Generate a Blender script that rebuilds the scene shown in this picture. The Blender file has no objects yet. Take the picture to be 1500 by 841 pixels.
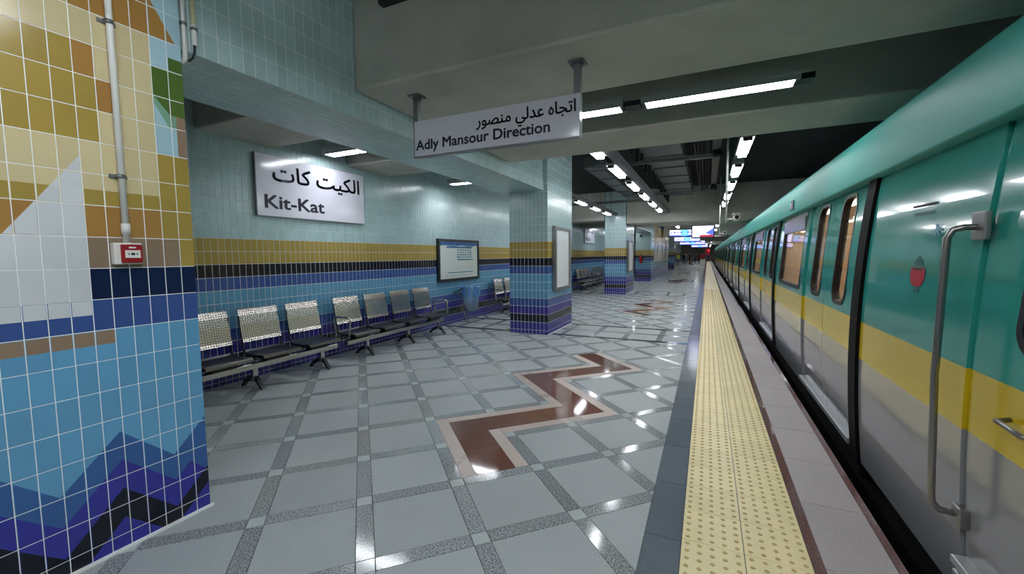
import bpy, bmesh, math, random
import numpy as np
from mathutils import Vector, Matrix
random.seed(7)
sc = bpy.context.scene
COL = sc.collection

# ---------------------------------------------------------------- camera, world, exposure
cam_d = bpy.data.cameras.new('camera'); cam = bpy.data.objects.new('camera', cam_d); COL.objects.link(cam)
cam_d.sensor_width = 36.0; cam_d.lens = 36.0 * 608.98 / 1500.0; cam_d.clip_start = 0.02; cam_d.clip_end = 300
yaw, pit, rol = math.radians(-25.14), math.radians(-4.305), math.radians(-0.495)
fw = Vector((math.sin(yaw)*math.cos(pit), math.cos(yaw)*math.cos(pit), math.sin(pit)))
rt0 = Vector((math.cos(yaw), -math.sin(yaw), 0)); up0 = rt0.cross(fw)
rt = rt0*math.cos(rol) + up0*math.sin(rol); up = -rt0*math.sin(rol) + up0*math.cos(rol)
cam.matrix_world = Matrix(((rt.x, up.x, -fw.x, 0), (rt.y, up.y, -fw.y, 0), (rt.z, up.z, -fw.z, 1.55), (0, 0, 0, 1)))
sc.camera = cam
w = bpy.data.worlds.new('world'); sc.world = w; w.use_nodes = True
w.node_tree.nodes['Background'].inputs[0].default_value = (0.55, 0.62, 0.65, 1)
w.node_tree.nodes['Background'].inputs[1].default_value = 0.02
sc.view_settings.view_transform = 'Standard'; sc.view_settings.look = 'None'
sc.view_settings.gamma = 1.0; sc.view_settings.use_curve_mapping = False
sc.view_settings.exposure = -0.08
LED = 31.0          # emission strength of the LED diffusers
CABIN = 17.0         # emission strength of the lamps inside the train

# ---------------------------------------------------------------- materials
def lin(c):
    return tuple(((v/255)/12.92 if v/255 <= .04045 else ((v/255+.055)/1.055)**2.4) for v in c) + (1.0,)
MATS = {}
def mat(name, rgb, rough=.5, metal=0., spec=.5, noise=0., nscale=8., rand=0., bump=0., bscale=30., coat=0., emis=0., trans=0., aniso=None):
    m = bpy.data.materials.new(name); m.use_nodes = True; nt = m.node_tree; N = nt.nodes; L = nt.links
    b = N['Principled BSDF']
    b.inputs['Base Color'].default_value = lin(rgb); b.inputs['Roughness'].default_value = rough
    b.inputs['Metallic'].default_value = metal; b.inputs['Specular IOR Level'].default_value = spec
    if coat: b.inputs['Coat Weight'].default_value = coat; b.inputs['Coat Roughness'].default_value = .04
    if emis:
        b.inputs['Emission Color'].default_value = lin(rgb); b.inputs['Emission Strength'].default_value = emis
    if trans: b.inputs['Transmission Weight'].default_value = trans
    col = None
    geo = N.new('ShaderNodeNewGeometry')
    if noise or rand:
        val = None
        if noise:
            n = N.new('ShaderNodeTexNoise'); n.inputs['Scale'].default_value = nscale; n.inputs['Detail'].default_value = 6
            L.new(geo.outputs['Position'], n.inputs['Vector'])
            mr = N.new('ShaderNodeMapRange'); mr.inputs[1].default_value = .3; mr.inputs[2].default_value = .7
            mr.inputs[3].default_value = 1-noise; mr.inputs[4].default_value = 1+noise
            L.new(n.outputs['Fac'], mr.inputs[0]); val = mr.outputs[0]
        if rand:
            oi = N.new('ShaderNodeObjectInfo'); ad = N.new('ShaderNodeMath'); ad.operation = 'ADD'
            L.new(oi.outputs['Random'], ad.inputs[0]); L.new(geo.outputs['Random Per Island'], ad.inputs[1])
            fr = N.new('ShaderNodeMath'); fr.operation = 'FRACT'; L.new(ad.outputs[0], fr.inputs[0])
            m2 = N.new('ShaderNodeMapRange'); m2.inputs[3].default_value = 1-rand; m2.inputs[4].default_value = 1+rand
            L.new(fr.outputs[0], m2.inputs[0])
            if val is None: val = m2.outputs[0]
            else:
                mu = N.new('ShaderNodeMath'); mu.operation = 'MULTIPLY'; L.new(val, mu.inputs[0]); L.new(m2.outputs[0], mu.inputs[1]); val = mu.outputs[0]
        vm = N.new('ShaderNodeVectorMath'); vm.operation = 'SCALE'; vm.inputs[0].default_value = lin(rgb)[:3]
        L.new(val, vm.inputs['Scale']); L.new(vm.outputs[0], b.inputs['Base Color'])
    if bump:
        n = N.new('ShaderNodeTexNoise'); n.inputs['Scale'].default_value = bscale; n.inputs['Detail'].default_value = 3
        L.new(geo.outputs['Position'], n.inputs['Vector'])
        bp = N.new('ShaderNodeBump'); bp.inputs['Strength'].default_value = bump; bp.inputs['Distance'].default_value = .01
        L.new(n.outputs['Fac'], bp.inputs['Height']); L.new(bp.outputs[0], b.inputs['Normal'])
    MATS[name] = m
    return m
def granite(name, ca, cb, scale, rough, rand=.05, spec=.5, lo=.35, hi=.65, bump=0.):
    m = bpy.data.materials.new(name); m.use_nodes = True; nt = m.node_tree; N = nt.nodes; L = nt.links
    b = N['Principled BSDF']; b.inputs['Roughness'].default_value = rough; b.inputs['Specular IOR Level'].default_value = spec
    geo = N.new('ShaderNodeNewGeometry')
    n = N.new('ShaderNodeTexNoise'); n.inputs['Scale'].default_value = scale; n.inputs['Detail'].default_value = 4; n.inputs['Roughness'].default_value = .7
    L.new(geo.outputs['Position'], n.inputs['Vector'])
    big = N.new('ShaderNodeTexNoise'); big.inputs['Scale'].default_value = 2.2; big.inputs['Detail'].default_value = 4
    L.new(geo.outputs['Position'], big.inputs['Vector'])
    r = N.new('ShaderNodeValToRGB'); r.color_ramp.elements[0].position = lo; r.color_ramp.elements[1].position = hi
    r.color_ramp.elements[0].color = lin(ca); r.color_ramp.elements[1].color = lin(cb)
    L.new(n.outputs['Fac'], r.inputs[0])
    oi = N.new('ShaderNodeObjectInfo'); ad = N.new('ShaderNodeMath'); ad.operation = 'ADD'
    L.new(oi.outputs['Random'], ad.inputs[0]); L.new(geo.outputs['Random Per Island'], ad.inputs[1])
    fr = N.new('ShaderNodeMath'); fr.operation = 'FRACT'; L.new(ad.outputs[0], fr.inputs[0])
    m2 = N.new('ShaderNodeMapRange'); m2.inputs[3].default_value = 1-rand; m2.inputs[4].default_value = 1+rand; L.new(fr.outputs[0], m2.inputs[0])
    m3 = N.new('ShaderNodeMapRange'); m3.inputs[1].default_value = .3; m3.inputs[2].default_value = .7; m3.inputs[3].default_value = .93; m3.inputs[4].default_value = 1.06
    L.new(big.outputs['Fac'], m3.inputs[0])
    mu = N.new('ShaderNodeMath'); mu.operation = 'MULTIPLY'; L.new(m2.outputs[0], mu.inputs[0]); L.new(m3.outputs[0], mu.inputs[1])
    vm = N.new('ShaderNodeVectorMath'); vm.operation = 'SCALE'; L.new(r.outputs[0], vm.inputs[0]); L.new(mu.outputs[0], vm.inputs['Scale'])
    L.new(vm.outputs[0], b.inputs['Base Color'])
    rr = N.new('ShaderNodeMapRange'); rr.inputs[1].default_value = .3; rr.inputs[2].default_value = .7
    rr.inputs[3].default_value = rough*.88; rr.inputs[4].default_value = rough*1.12
    L.new(big.outputs['Fac'], rr.inputs[0]); L.new(rr.outputs[0], b.inputs['Roughness'])
    if bump:
        bp = N.new('ShaderNodeBump'); bp.inputs['Strength'].default_value = bump; bp.inputs['Distance'].default_value = .004
        L.new(n.outputs['Fac'], bp.inputs['Height']); L.new(bp.outputs[0], b.inputs['Normal'])
    MATS[name] = m
    return m
def glassmat(name, tint, gloss=.06):
    m = bpy.data.materials.new(name); m.use_nodes = True; nt = m.node_tree; N = nt.nodes; L = nt.links
    N.remove(N['Principled BSDF']); out = N['Material Output']
    t = N.new('ShaderNodeBsdfTransparent'); t.inputs[0].default_value = lin(tint)
    g = N.new('ShaderNodeBsdfGlossy'); g.inputs['Roughness'].default_value = .02
    fz = N.new('ShaderNodeFresnel'); fz.inputs[0].default_value = 1.28
    mx = N.new('ShaderNodeMixShader'); L.new(fz.outputs[0], mx.inputs[0]); L.new(t.outputs[0], mx.inputs[1]); L.new(g.outputs[0], mx.inputs[2])
    L.new(mx.outputs[0], out.inputs[0]); MATS[name] = m
    return m

TILE = dict(pale=(170,196,198), yellow=(168,144,72), black=(20,22,36), blue=(58,86,148), azure=(96,154,188), violet=(56,52,140),
            cream=(208,192,150), ochre=(168,126,68), tan=(146,124,104), white=(208,212,216), navy=(20,32,70), steel=(56,98,158),
            indigo=(56,56,156), green=(82,110,50), mint=(122,164,140), sky=(166,198,210), lake=(100,162,202))
for k_, c_ in TILE.items(): mat('tile_'+k_, c_, .2, rand=.06, bump=.06, bscale=14., noise=.03, nscale=5.)
mat('grout', (214,218,218), .8, noise=.08, nscale=20)
mat('grout_white', (236,238,238), .7, noise=.05)
granite('slab', (150,158,161), (176,182,183), 130, .52, .06)
granite('strip', (86,92,96), (178,184,186), 100, .11, .14, lo=.38, hi=.6)
granite('corner', (172,180,182), (194,200,202), 130, .1, .05)
granite('brown', (96,62,54), (128,90,78), 120, .06, .12)
granite('pink', (178,162,154), (200,186,178), 130, .3, .05)
granite('edge_grey', (88,98,108), (126,136,144), 150, .13, .06)
granite('dark_strip', (50,44,42), (80,72,68), 130, .1, .06)
granite('kerb_slab', (166,156,156), (188,180,180), 90, .45, .06)
granite('kerb_brown', (92,64,62), (126,96,92), 70, .06, .08)
mat('tactile', (238,222,170), .38, rand=.04, noise=.06, nscale=6)
mat('tactile_dome', (204,176,112), .4, noise=.1, nscale=20)
mat('floor_joint', (70,74,76), .8)
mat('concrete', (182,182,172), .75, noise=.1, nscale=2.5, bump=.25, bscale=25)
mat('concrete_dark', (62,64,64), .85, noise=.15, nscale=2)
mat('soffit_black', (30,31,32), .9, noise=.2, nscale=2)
mat('track', (28,28,28), .9, noise=.2)
mat('galv', (128,132,134), .4, .8, noise=.08, nscale=12)
mat('galv_dull', (84,88,90), .55, .3, noise=.1, nscale=9)
mat('duct_grey', (96,100,100), .45, .4, noise=.12, nscale=5)
mat('dark_steel', (44,46,48), .5, .4)
mat('sign_white', (214,214,226), .12, spec=.6)
mat('ink', (22,20,44), .4)
mat('frame_dark', (52,58,64), .35, .5)
mat('alu', (150,152,152), .35, .8)
mat('poster_white', (226,230,232), .3)
mat('map_paper', (214,222,216), .2)
mat('map_blue', (44,92,160), .3); mat('map_teal', (40,120,140), .3); mat('map_grey', (150,158,160), .3)
mat('pvc', (224,224,220), .35); mat('pvc_stain', (196,190,150), .5, noise=.2, nscale=60); mat('rubber', (14,14,15), .6)
mat('alarm_red', (150,26,34), .3); mat('alarm_white', (228,226,220), .3)
mat('teal', (46,146,133), .12, coat=.35, noise=.02); mat('teal_cant', (52,154,141), .5, spec=.35)
mat('train_yellow', (202,174,30), .2, coat=.2)
mat('train_grey', (136,138,142), .16, coat=.4, noise=.02)
mat('train_black', (12,12,13), .7, spec=.15)
mat('gasket', (12,12,14), .35)
mat('underframe', (14,14,15), .7)
mat('sill', (176,180,182), .35, .6)
mat('rail_steel', (150,148,146), .3, .9)
mat('cabin_cream', (206,184,160), .5); mat('cabin_white', (226,220,206), .4); mat('cabin_floor', (120,110,104), .5)
mat('cabin_seat', (190,140,60), .5); mat('cabin_yellow', (230,180,40), .3)
mat('window_hood', (92,88,96), .25)
glassmat('glass', (232,226,216)); glassmat('glass_dark', (40,46,48))
mat('sticker_red', (176,24,40), .3); mat('sticker_grey', (64,104,108), .5, spec=.1); mat('sticker_blue', (50,140,170), .3); mat('sticker_dark', (14,52,54), .5, spec=.1); mat('sticker_white', (222,226,226), .3)
mat('bag_clear', (176,206,230), .25, spec=.6, trans=.6, bump=.6, bscale=22); mat('bag_blue', (108,172,228), .3, spec=.5, trans=.15, bump=.6, bscale=22); mat('trash', (150,140,130), .7)
mat('lamp_housing', (170,174,174), .4); mat('led', (246,250,255), .5, emis=LED); mat('cabin_led', (255,240,222), .5, emis=CABIN)
mat('lit_panel', (214,214,255), .5, emis=1.4); mat('lit_blue', (70,90,220), .5, emis=1.0); mat('lit_cyan', (110,180,240), .5, emis=1.8); mat('lit_red', (230,30,40), .5, emis=2.5)
mat('screen_red', (150,30,50), .5, emis=.8); mat('screen_frame', (14,14,16), .4)
mat('mural_white', (206,206,200), .25); mat('mural_beige', (190,170,124), .3, noise=.25, nscale=.8); mat('mural_grey', (120,122,120), .3, noise=.1)
mat('skin', (176,124,96), .6); mat('hair', (26,20,18), .7)
for n_, c_ in dict(vest=(190,204,70), navy_cloth=(30,34,52), black_cloth=(24,24,28), maroon=(140,30,44), red_cloth=(176,34,48), denim=(66,104,150), sand=(160,150,136), grey_cloth=(110,114,120)).items(): mat(n_, c_, .8)
mat('suitcase', (196,196,186), .4)
# brushed and perforated stainless steel of the seats
def steel_mat(name, perf, axes):
    m = mat(name, (196,194,190), .27, 1.0); nt = m.node_tree; N = nt.nodes; L = nt.links; b = N['Principled BSDF']
    tc = N.new('ShaderNodeTexCoord')
    if perf:
        sp = N.new('ShaderNodeSeparateXYZ'); L.new(tc.outputs['Object'], sp.inputs[0])
        outs = []
        for ax, off in axes:
            q = N.new('ShaderNodeMath'); q.operation = 'MULTIPLY'; q.inputs[1].default_value = 2*math.pi/.027; L.new(sp.outputs[ax], q.inputs[0])
            s_ = N.new('ShaderNodeMath'); s_.operation = 'SINE'; L.new(q.outputs[0], s_.inputs[0]); outs.append(s_)
        a = N.new('ShaderNodeMath'); a.operation = 'ADD'; L.new(outs[0].outputs[0], a.inputs[0]); L.new(outs[1].outputs[0], a.inputs[1])
        g = N.new('ShaderNodeMath'); g.operation = 'GREATER_THAN'; g.inputs[1].default_value = 1.0; L.new(a.outputs[0], g.inputs[0])
        mx = N.new('ShaderNodeMix'); mx.data_type = 'RGBA'; mx.inputs[6].default_value = lin((196,192,186)); mx.inputs[7].default_value = lin((92,92,94))
        L.new(g.outputs[0], mx.inputs[0]); L.new(mx.outputs[2], b.inputs['Base Color'])
    return m
steel_mat('steel_back', True, (('Y', 0), ('Z', 0))); steel_mat('steel_seat', False, ()); mat('steel', (186,184,180), .25, 1.0); mat('chair_black', (18,18,20), .35)
mat('steel_seat_dark', (120,120,120), .3, 1.0)

# ---------------------------------------------------------------- helpers
BASE = {}
def base_of(o): return BASE.get(o.name, (0, 0, 0)) if o else (0, 0, 0)
def thing(name, label, cat, loc=(0, 0, 0), group=None):
    o = bpy.data.objects.new(name, None); COL.objects.link(o); o.location = loc; BASE[o.name] = tuple(loc); o.empty_display_size = .1
    o['label'] = label; o['category'] = cat
    if group: o['group'] = group
    return o
def tag(o, label, cat, group=None):
    o['label'] = label; o['category'] = cat
    if group: o['group'] = group
    return o
def structure(o): o['kind'] = 'structure'; return o
def link(name, me, parent=None, loc=(0, 0, 0)):
    o = bpy.data.objects.new(name, me); COL.objects.link(o); o.location = loc
    if parent: o.parent = parent; BASE[o.name] = base_of(parent)
    else: BASE[o.name] = (0, 0, 0)
    return o
def mesh(name, V, F, mats, parent=None, mi=None, smooth=False, origin=None):
    """world-space vertices; origin = object origin for a top-level mesh"""
    b = np.array(base_of(parent) if parent else (origin or (0, 0, 0)))
    V = np.array(V, float) - b
    me = bpy.data.meshes.new(name); me.from_pydata(V.tolist(), [], [list(f) for f in F])
    if isinstance(mats, str): mats = [mats]
    for m in mats: me.materials.append(MATS[m])
    if mi is not None: me.polygons.foreach_set('material_index', np.array(mi, dtype=np.int32))
    if smooth: me.polygons.foreach_set('use_smooth', np.ones(len(F), bool))
    me.update()
    o = link(name, me, parent)
    if origin and not parent: o.location = origin
    return o
def boxgeo(x0, x1, y0, y1, z0, z1, off=0):
    V = [(x0,y0,z0),(x1,y0,z0),(x1,y1,z0),(x0,y1,z0),(x0,y0,z1),(x1,y0,z1),(x1,y1,z1),(x0,y1,z1)]
    F = [(0,3,2,1),(4,5,6,7),(0,1,5,4),(1,2,6,5),(2,3,7,6),(3,0,4,7)]
    return V, [tuple(i+off for i in f) for f in F]
def box(name, x0, x1, y0, y1, z0, z1, m, parent=None, bev=0., origin=None, segs=2):
    if not bev:
        V, F = boxgeo(x0, x1, y0, y1, z0, z1); return mesh(name, V, F, m, parent, origin=origin)
    bm = bmesh.new(); V, F = boxgeo(x0, x1, y0, y1, z0, z1)
    vs = [bm.verts.new(v) for v in V]
    for f in F: bm.faces.new([vs[i] for i in f])
    bmesh.ops.bevel(bm, geom=bm.edges[:], offset=bev, segments=segs, affect='EDGES', profile=.5)
    V = [tuple(v.co) for v in bm.verts]; bm.verts.index_update(); F = [[v.index for v in f.verts] for f in bm.faces]; bm.free()
    return mesh(name, V, F, m, parent, origin=origin)
class Geo:
    def __init__(s): s.V = []; s.F = []; s.M = []
    def add(s, V, F, m=0):
        o = len(s.V); s.V += list(V); s.F += [tuple(i+o for i in f) for f in F]; s.M += [m]*len(F); return s
    def box(s, *a, m=0): V, F = boxgeo(*a); return s.add(V, F, m)
    def build(s, name, mats, parent=None, smooth=False, origin=None): return mesh(name, s.V, s.F, mats, parent, s.M, smooth, origin)
def tubegeo(pts, r, n=10, cap=True):
    pts = [Vector(p) for p in pts]; V = []; F = []
    rs = r if isinstance(r, (list, tuple)) else [r]*len(pts)
    t0 = (pts[1]-pts[0]).normalized(); a = Vector((0, 0, 1)) if abs(t0.z) < .9 else Vector((1, 0, 0)); nrm = t0.cross(a).normalized()
    for i, p in enumerate(pts):
        t = (pts[min(i+1, len(pts)-1)] - pts[max(i-1, 0)]).normalized()
        nrm = (nrm - t*nrm.dot(t)).normalized(); bn = t.cross(nrm)
        for k in range(n):
            an = 2*math.pi*k/n; V.append(tuple(p + (nrm*math.cos(an) + bn*math.sin(an))*rs[i]))
    for i in range(len(pts)-1):
        for k in range(n): F.append((i*n+k, i*n+(k+1) % n, (i+1)*n+(k+1) % n, (i+1)*n+k))
    if cap: F.append(tuple(range(n-1, -1, -1))); F.append(tuple((len(pts)-1)*n+k for k in range(n)))
    return V, F
def tube(name, pts, r, m, parent=None, n=10, origin=None):
    V, F = tubegeo(pts, r, n); return mesh(name, V, F, m, parent, smooth=True, origin=origin)
def lathe(name, c, prof, m, parent=None, n=20, axis='z', smooth=True, origin=None):
    V = []; F = []
    for r, h in prof:
        for k in range(n):
            a = 2*math.pi*k/n; u, v = r*math.cos(a), r*math.sin(a)
            V.append((c[0]+u, c[1]+v, c[2]+h) if axis == 'z' else ((c[0]+h, c[1]+u, c[2]+v) if axis == 'x' else (c[0]+v, c[1]+h, c[2]+u)))
    for i in range(len(prof)-1):
        for k in range(n): F.append((i*n+k, i*n+(k+1) % n, (i+1)*n+(k+1) % n, (i+1)*n+k))
    F.append(tuple(range(n-1, -1, -1))); F.append(tuple((len(prof)-1)*n+k for k in range(n)))
    return mesh(name, V, F, m, parent, smooth=smooth, origin=origin)
def copy_tree(o, parent=None):
    c = o.copy(); COL.objects.link(c); c.parent = parent
    for ch in o.children: copy_tree(ch, c)
    return c
def profile_extrude(prof, y0, y1, th=None):
    """open polyline (x,z) extruded in y; th = thickness along the local normal"""
    n = len(prof); top = prof; bot = []
    for i in range(n):
        a = prof[max(i-1, 0)]; b = prof[min(i+1, n-1)]; dx, dz = b[0]-a[0], b[1]-a[1]; l = math.hypot(dx, dz)
        bot.append((prof[i][0]+dz/l*th, prof[i][1]-dx/l*th))
    V = []
    for y in (y0, y1):
        V += [(x, y, z) for x, z in top] + [(x, y, z) for x, z in bot]
    F = []
    for i in range(n-1):
        F += [(i, i+1, 2*n+i+1, 2*n+i), (n+i, 3*n+i, 3*n+i+1, n+i+1), (i, n+i, n+i+1, i+1), (2*n+i, 2*n+i+1, 3*n+i+1, 3*n+i)]
    F += [(0, 2*n, 3*n, n), (n-1, 2*n-1, 4*n-1, 3*n-1)]
    return V, F
FONTS = {}
def lettering(name, body, mats, parent, origin, right, upv, width=None, height=None, bold=0.0, depth=.002, anchor='l'):
    """text turned into a mesh lying in the plane (right, upv); fitted to a width or height"""
    V = np.zeros((0, 3)); F = []
    for off in ((0.0, .008) if ord(max(body)) > 0x600 else (0.0,)):      # two passes: overlapping outlines fill cleanly in one or the other
        cu = bpy.data.curves.new(name, 'FONT'); cu.body = body; cu.offset = off; cu.extrude = 0.0; cu.resolution_u = 3
        t = bpy.data.objects.new('tmp', cu); COL.objects.link(t)
        ev = t.evaluated_get(bpy.context.evaluated_depsgraph_get()); me = ev.to_mesh()
        F += [tuple(q+len(V) for q in p.vertices) for p in me.polygons]; V = np.vstack([V, np.array([v.co[:] for v in me.vertices])])
        ev.to_mesh_clear(); bpy.data.objects.remove(t)
    mn, mx = V.min(0), V.max(0); sx = width/(mx[0]-mn[0]) if width else None; sy = height/(mx[1]-mn[1]) if height else None
    sx = sx or sy; sy = sy or sx
    R = Vector(right); U = Vector(upv); Nn = R.cross(U); O = Vector(origin)
    # islands whose x-ranges overlap make one letter (or one run of joined letters)
    par = list(range(len(V)))
    def find(a):
        while par[a] != a: par[a] = par[par[a]]; a = par[a]
        return a
    for f in F:
        for q in f[1:]: par[find(q)] = find(f[0])
    isl = {}
    for k, f in enumerate(F): isl.setdefault(find(f[0]), []).append(k)
    spans = sorted([(min(V[q][0] for k in ks for q in F[k]), max(V[q][0] for k in ks for q in F[k]), ks) for ks in isl.values()], key=lambda e: e[0])
    runs = []
    for lo, hi, ks in spans:
        if runs and lo < runs[-1][1]-.004: runs[-1][1] = max(runs[-1][1], hi); runs[-1][2] += ks
        else: runs.append([lo, hi, list(ks)])
    shifts = [(0, 0)] + [(bold*math.cos(q*math.pi/4), bold*math.sin(q*math.pi/4)) for q in range(8)] if bold else [(0, 0)]
    out = []
    for lo, hi, ks in runs:
        P = []; FF = []
        for e_, (dx, dy) in enumerate(shifts):
            ix = {}
            for k in ks:
                face = []
                for q in F[k]:
                    if q not in ix:
                        ix[q] = len(P); v = V[q]
                        P.append(tuple(O + R*((v[0]-mn[0]+dx)*sx) + U*((v[1]-mn[1]+dy)*sy) + Nn*(depth+.00004*e_)))
                    face.append(ix[q])
                FF.append(face)
        out.append(mesh(name, P, FF, mats, parent))
    return out
def skirted(poly, z0, z1, bev=.0015):
    """prism from a convex 2-D polygon (counter-clockwise), slightly chamfered on top"""
    n = len(poly); cx = sum(p[0] for p in poly)/n; cy = sum(p[1] for p in poly)/n
    V = [(x, y, z0) for x, y in poly]
    top = []
    for x, y in poly:
        d = math.hypot(x-cx, y-cy) or 1; top.append((x-(x-cx)/d*bev, y-(y-cy)/d*bev, z1))
    V += top
    F = [tuple(range(n, 2*n))] + [(i, (i+1) % n, n+(i+1) % n, n+i) for i in range(n)]
    return V, F
def clip_half(poly, a, b, c):
    """keep a*x+b*y<=c"""
    out = []; n = len(poly)
    for i in range(n):
        p, q = poly[i], poly[(i+1) % n]; dp = a*p[0]+b*p[1]-c; dq = a*q[0]+b*q[1]-c
        if dp <= 0: out.append(p)
        if (dp < 0 < dq) or (dq < 0 < dp):
            t = dp/(dp-dq); out.append((p[0]+t*(q[0]-p[0]), p[1]+t*(q[1]-p[1])))
    return out
def area(p): return .5*sum(p[i][0]*p[(i+1) % len(p)][1]-p[(i+1) % len(p)][0]*p[i][1] for i in range(len(p))) if len(p) > 2 else 0
def clip_rect(p, x0, x1, y0, y1):
    for h in ((-1, 0, -x0), (1, 0, x1), (0, -1, -y0), (0, 1, y1)):
        if len(p) < 3: return []
        p = clip_half(p, *h)
    return p
S2 = 2**-.5
def xy(u, v): return ((u-v)*S2, (u+v)*S2)
YF = 104.0     # far end of the platform

# ---------------------------------------------------------------- floor
floor = structure(box('floor', -5.45, .918, -6, YF, -1.25, -.006, 'floor_joint'))
XL, XR = -5.31, -.28
a0 = lambda i: .015+.6*i
a1 = lambda i: .52+.6*i
b0 = lambda j: 2.76+.6*j
b1 = lambda j: 3.265+.6*j
def zig_rects(n):
    i, j = 1+n, n
    return [(a0(i), a1(i), b0(j), b1(j+1)), (a0(i), a1(i+2), b0(j+1), b1(j+1)), (a0(i+2), a1(i+2), b0(j+1), b1(j+3)),
            (a0(i+2), a1(i+4), b0(j+3), b1(j+3)), (a0(i+4), a1(i+4), b0(j+3), b1(j+4))]
ZIGS = [0, 10, 25, 40]
RECTS = [r for n in ZIGS for r in zig_rects(n)]
BANDS = [7.64, 16.61, 25.2, 34.2, 43.2]
BAYS = []; prev = -1.6
for b_ in BANDS: BAYS.append((prev, b_)); prev = b_+1.43
BAYS.append((prev, 52.0))
pieces = []      # (kind, polygon)
for ya, yb in BAYS:
    for i in range(-8, 64):
        for j in range(-9, 70):
            for kind, (u0, u1, v0, v1) in (('slab', (a0(i), a1(i), b0(j), b1(j))), ('strip', (a1(i), a0(i+1), b0(j), b1(j))),
                                           ('strip', (a0(i), a1(i), b1(j), b0(j+1))), ('corner', (a1(i), a0(i+1), b1(j), b0(j+1)))):
                uc, vc = (u0+u1)/2, (v0+v1)/2; x, y = xy(uc, vc)
                if x < XL-.6 or x > XR+.6 or y < ya-.6 or y > yb+.6: continue
                if any(r[0]-.01 < uc < r[1]+.01 and r[2]-.01 < vc < r[3]+.01 for r in RECTS): continue
                g = .0015
                p = clip_rect([xy(u0+g, v0+g), xy(u1-g, v0+g), xy(u1-g, v1-g), xy(u0+g, v1-g)], XL, XR-.001, ya, yb-.001)
                if len(p) > 2 and area(p) > 6e-4: pieces.append((kind, p))
for n in ZIGS:
    i, j = 1+n, n; d = .105
    ends = [(a0(i), a1(i)), (a0(i+2), a1(i+2)), (a0(i+4), a1(i+4))]
    br = [(a0(i)+d, a1(i)-d, b0(j), b0(j)+.405), (a0(i)+d, a1(i)-d, b0(j)+.405, b1(j+1)-d),
          (a1(i)-d, a1(i)+.53, b0(j+1)+d, b1(j+1)-d), (a1(i)+.53, a1(i+2)-d, b0(j+1)+d, b1(j+1)-d),
          (a0(i+2)+d, a1(i+2)-d, b1(j+1)-d, b1(j+1)+.5), (a0(i+2)+d, a1(i+2)-d, b1(j+1)+.5, b1(j+3)-d),
          (a1(i+2)-d, a1(i+2)+.5, b0(j+3)+d, b1(j+3)-d), (a1(i+2)+.5, a1(i+4)-d, b0(j+3)+d, b1(j+3)-d), (a0(i+4)+d, a1(i+4)-d, b1(j+3)-d, b1(j+4))]
    pk = [(a0(i), a0(i)+d, b0(j), b1(j+1)), (a1(i)-d, a1(i), b0(j), b0(j+1)+d), (a0(i)+d, a0(i+2)+d, b1(j+1)-d, b1(j+1)), (a1(i), a1(i+2), b0(j+1), b0(j+1)+d),
          (a1(i+2)-d, a1(i+2), b0(j+1)+d, b0(j+3)+d), (a0(i+2), a0(i+2)+d, b1(j+1), b1(j+3)), (a0(i+2)+d, a0(i+4)+d, b1(j+3)-d, b1(j+3)), (a1(i+2), a1(i+4), b0(j+3), b0(j+3)+d),
          (a1(i+4)-d, a1(i+4), b0(j+3)+d, b1(j+4)), (a0(i+4), a0(i+4)+d, b1(j+3), b1(j+4))]
    for kind, L_ in (('brown', br), ('pink', pk)):
        for u0, u1, v0, v1 in L_:
            g = .0008; pieces.append((kind, [xy(u0+g, v0+g), xy(u1-g, v0+g), xy(u1-g, v1-g), xy(u0+g, v1-g)]))
for yb in BANDS:                       # straight bands of paving between the pillars
    rows = [(yb, yb+.14, 'dark'), (yb+.14, yb+.66, 'slab'), (yb+.66, yb+.76, 'strip'), (yb+.76, yb+1.29, 'slab'), (yb+1.29, yb+1.43, 'dark')]
    for r0, r1, kind in rows:
        xs_ = XR-.001
        while xs_ > XL:
            for wd, kd in ((.43 if xs_ > XR-.1 else .5, kind), (.1, 'strip' if kind != 'dark' else 'dark')):
                xa = max(xs_-wd, XL)
                if xs_-xa > .01: pieces.append((('dark_strip' if kd == 'dark' else kd), [(xa+.001, r0+.001), (xs_-.001, r0+.001), (xs_-.001, r1-.001), (xa+.001, r1-.001)]))
                xs_ = xa
for i in range(int((YF+6)/.6)):
    y = -2.0+.6*i+.12
    pieces.append(('edge_grey', [(-.279, y+.001), (-.092, y+.001), (-.092, y+.599), (-.279, y+.599)]))
for i in range(int((YF+6)/.62)):
    y = 3.02-.62*8+.62*i
    pieces.append(('kerb_slab', [(.564, y+.001), (.878, y+.001), (.878, y+.619), (.564, y+.619)]))
    if i % 2 == 0:
        pieces.append(('kerb_brown', [(.513, y+.001), (.563, y+.001), (.563, y+1.239), (.513, y+1.239)]))
        pieces.append(('kerb_brown', [(.879, y+.001), (.920, y+.001), (.920, y+1.239), (.879, y+1.239)]))
PNAME = dict(slab='paving_slab', strip='paving_strip', corner='corner_stone', brown='zigzag_stone', pink='zigzag_border', dark_strip='band_stone',
             edge_grey='edge_slab', kerb_slab='kerb_slab', kerb_brown='kerb_strip')
camxy = (0.0, 0.0)
bykind = {}
for k, p in pieces: bykind.setdefault(k, []).append(p)
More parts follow.
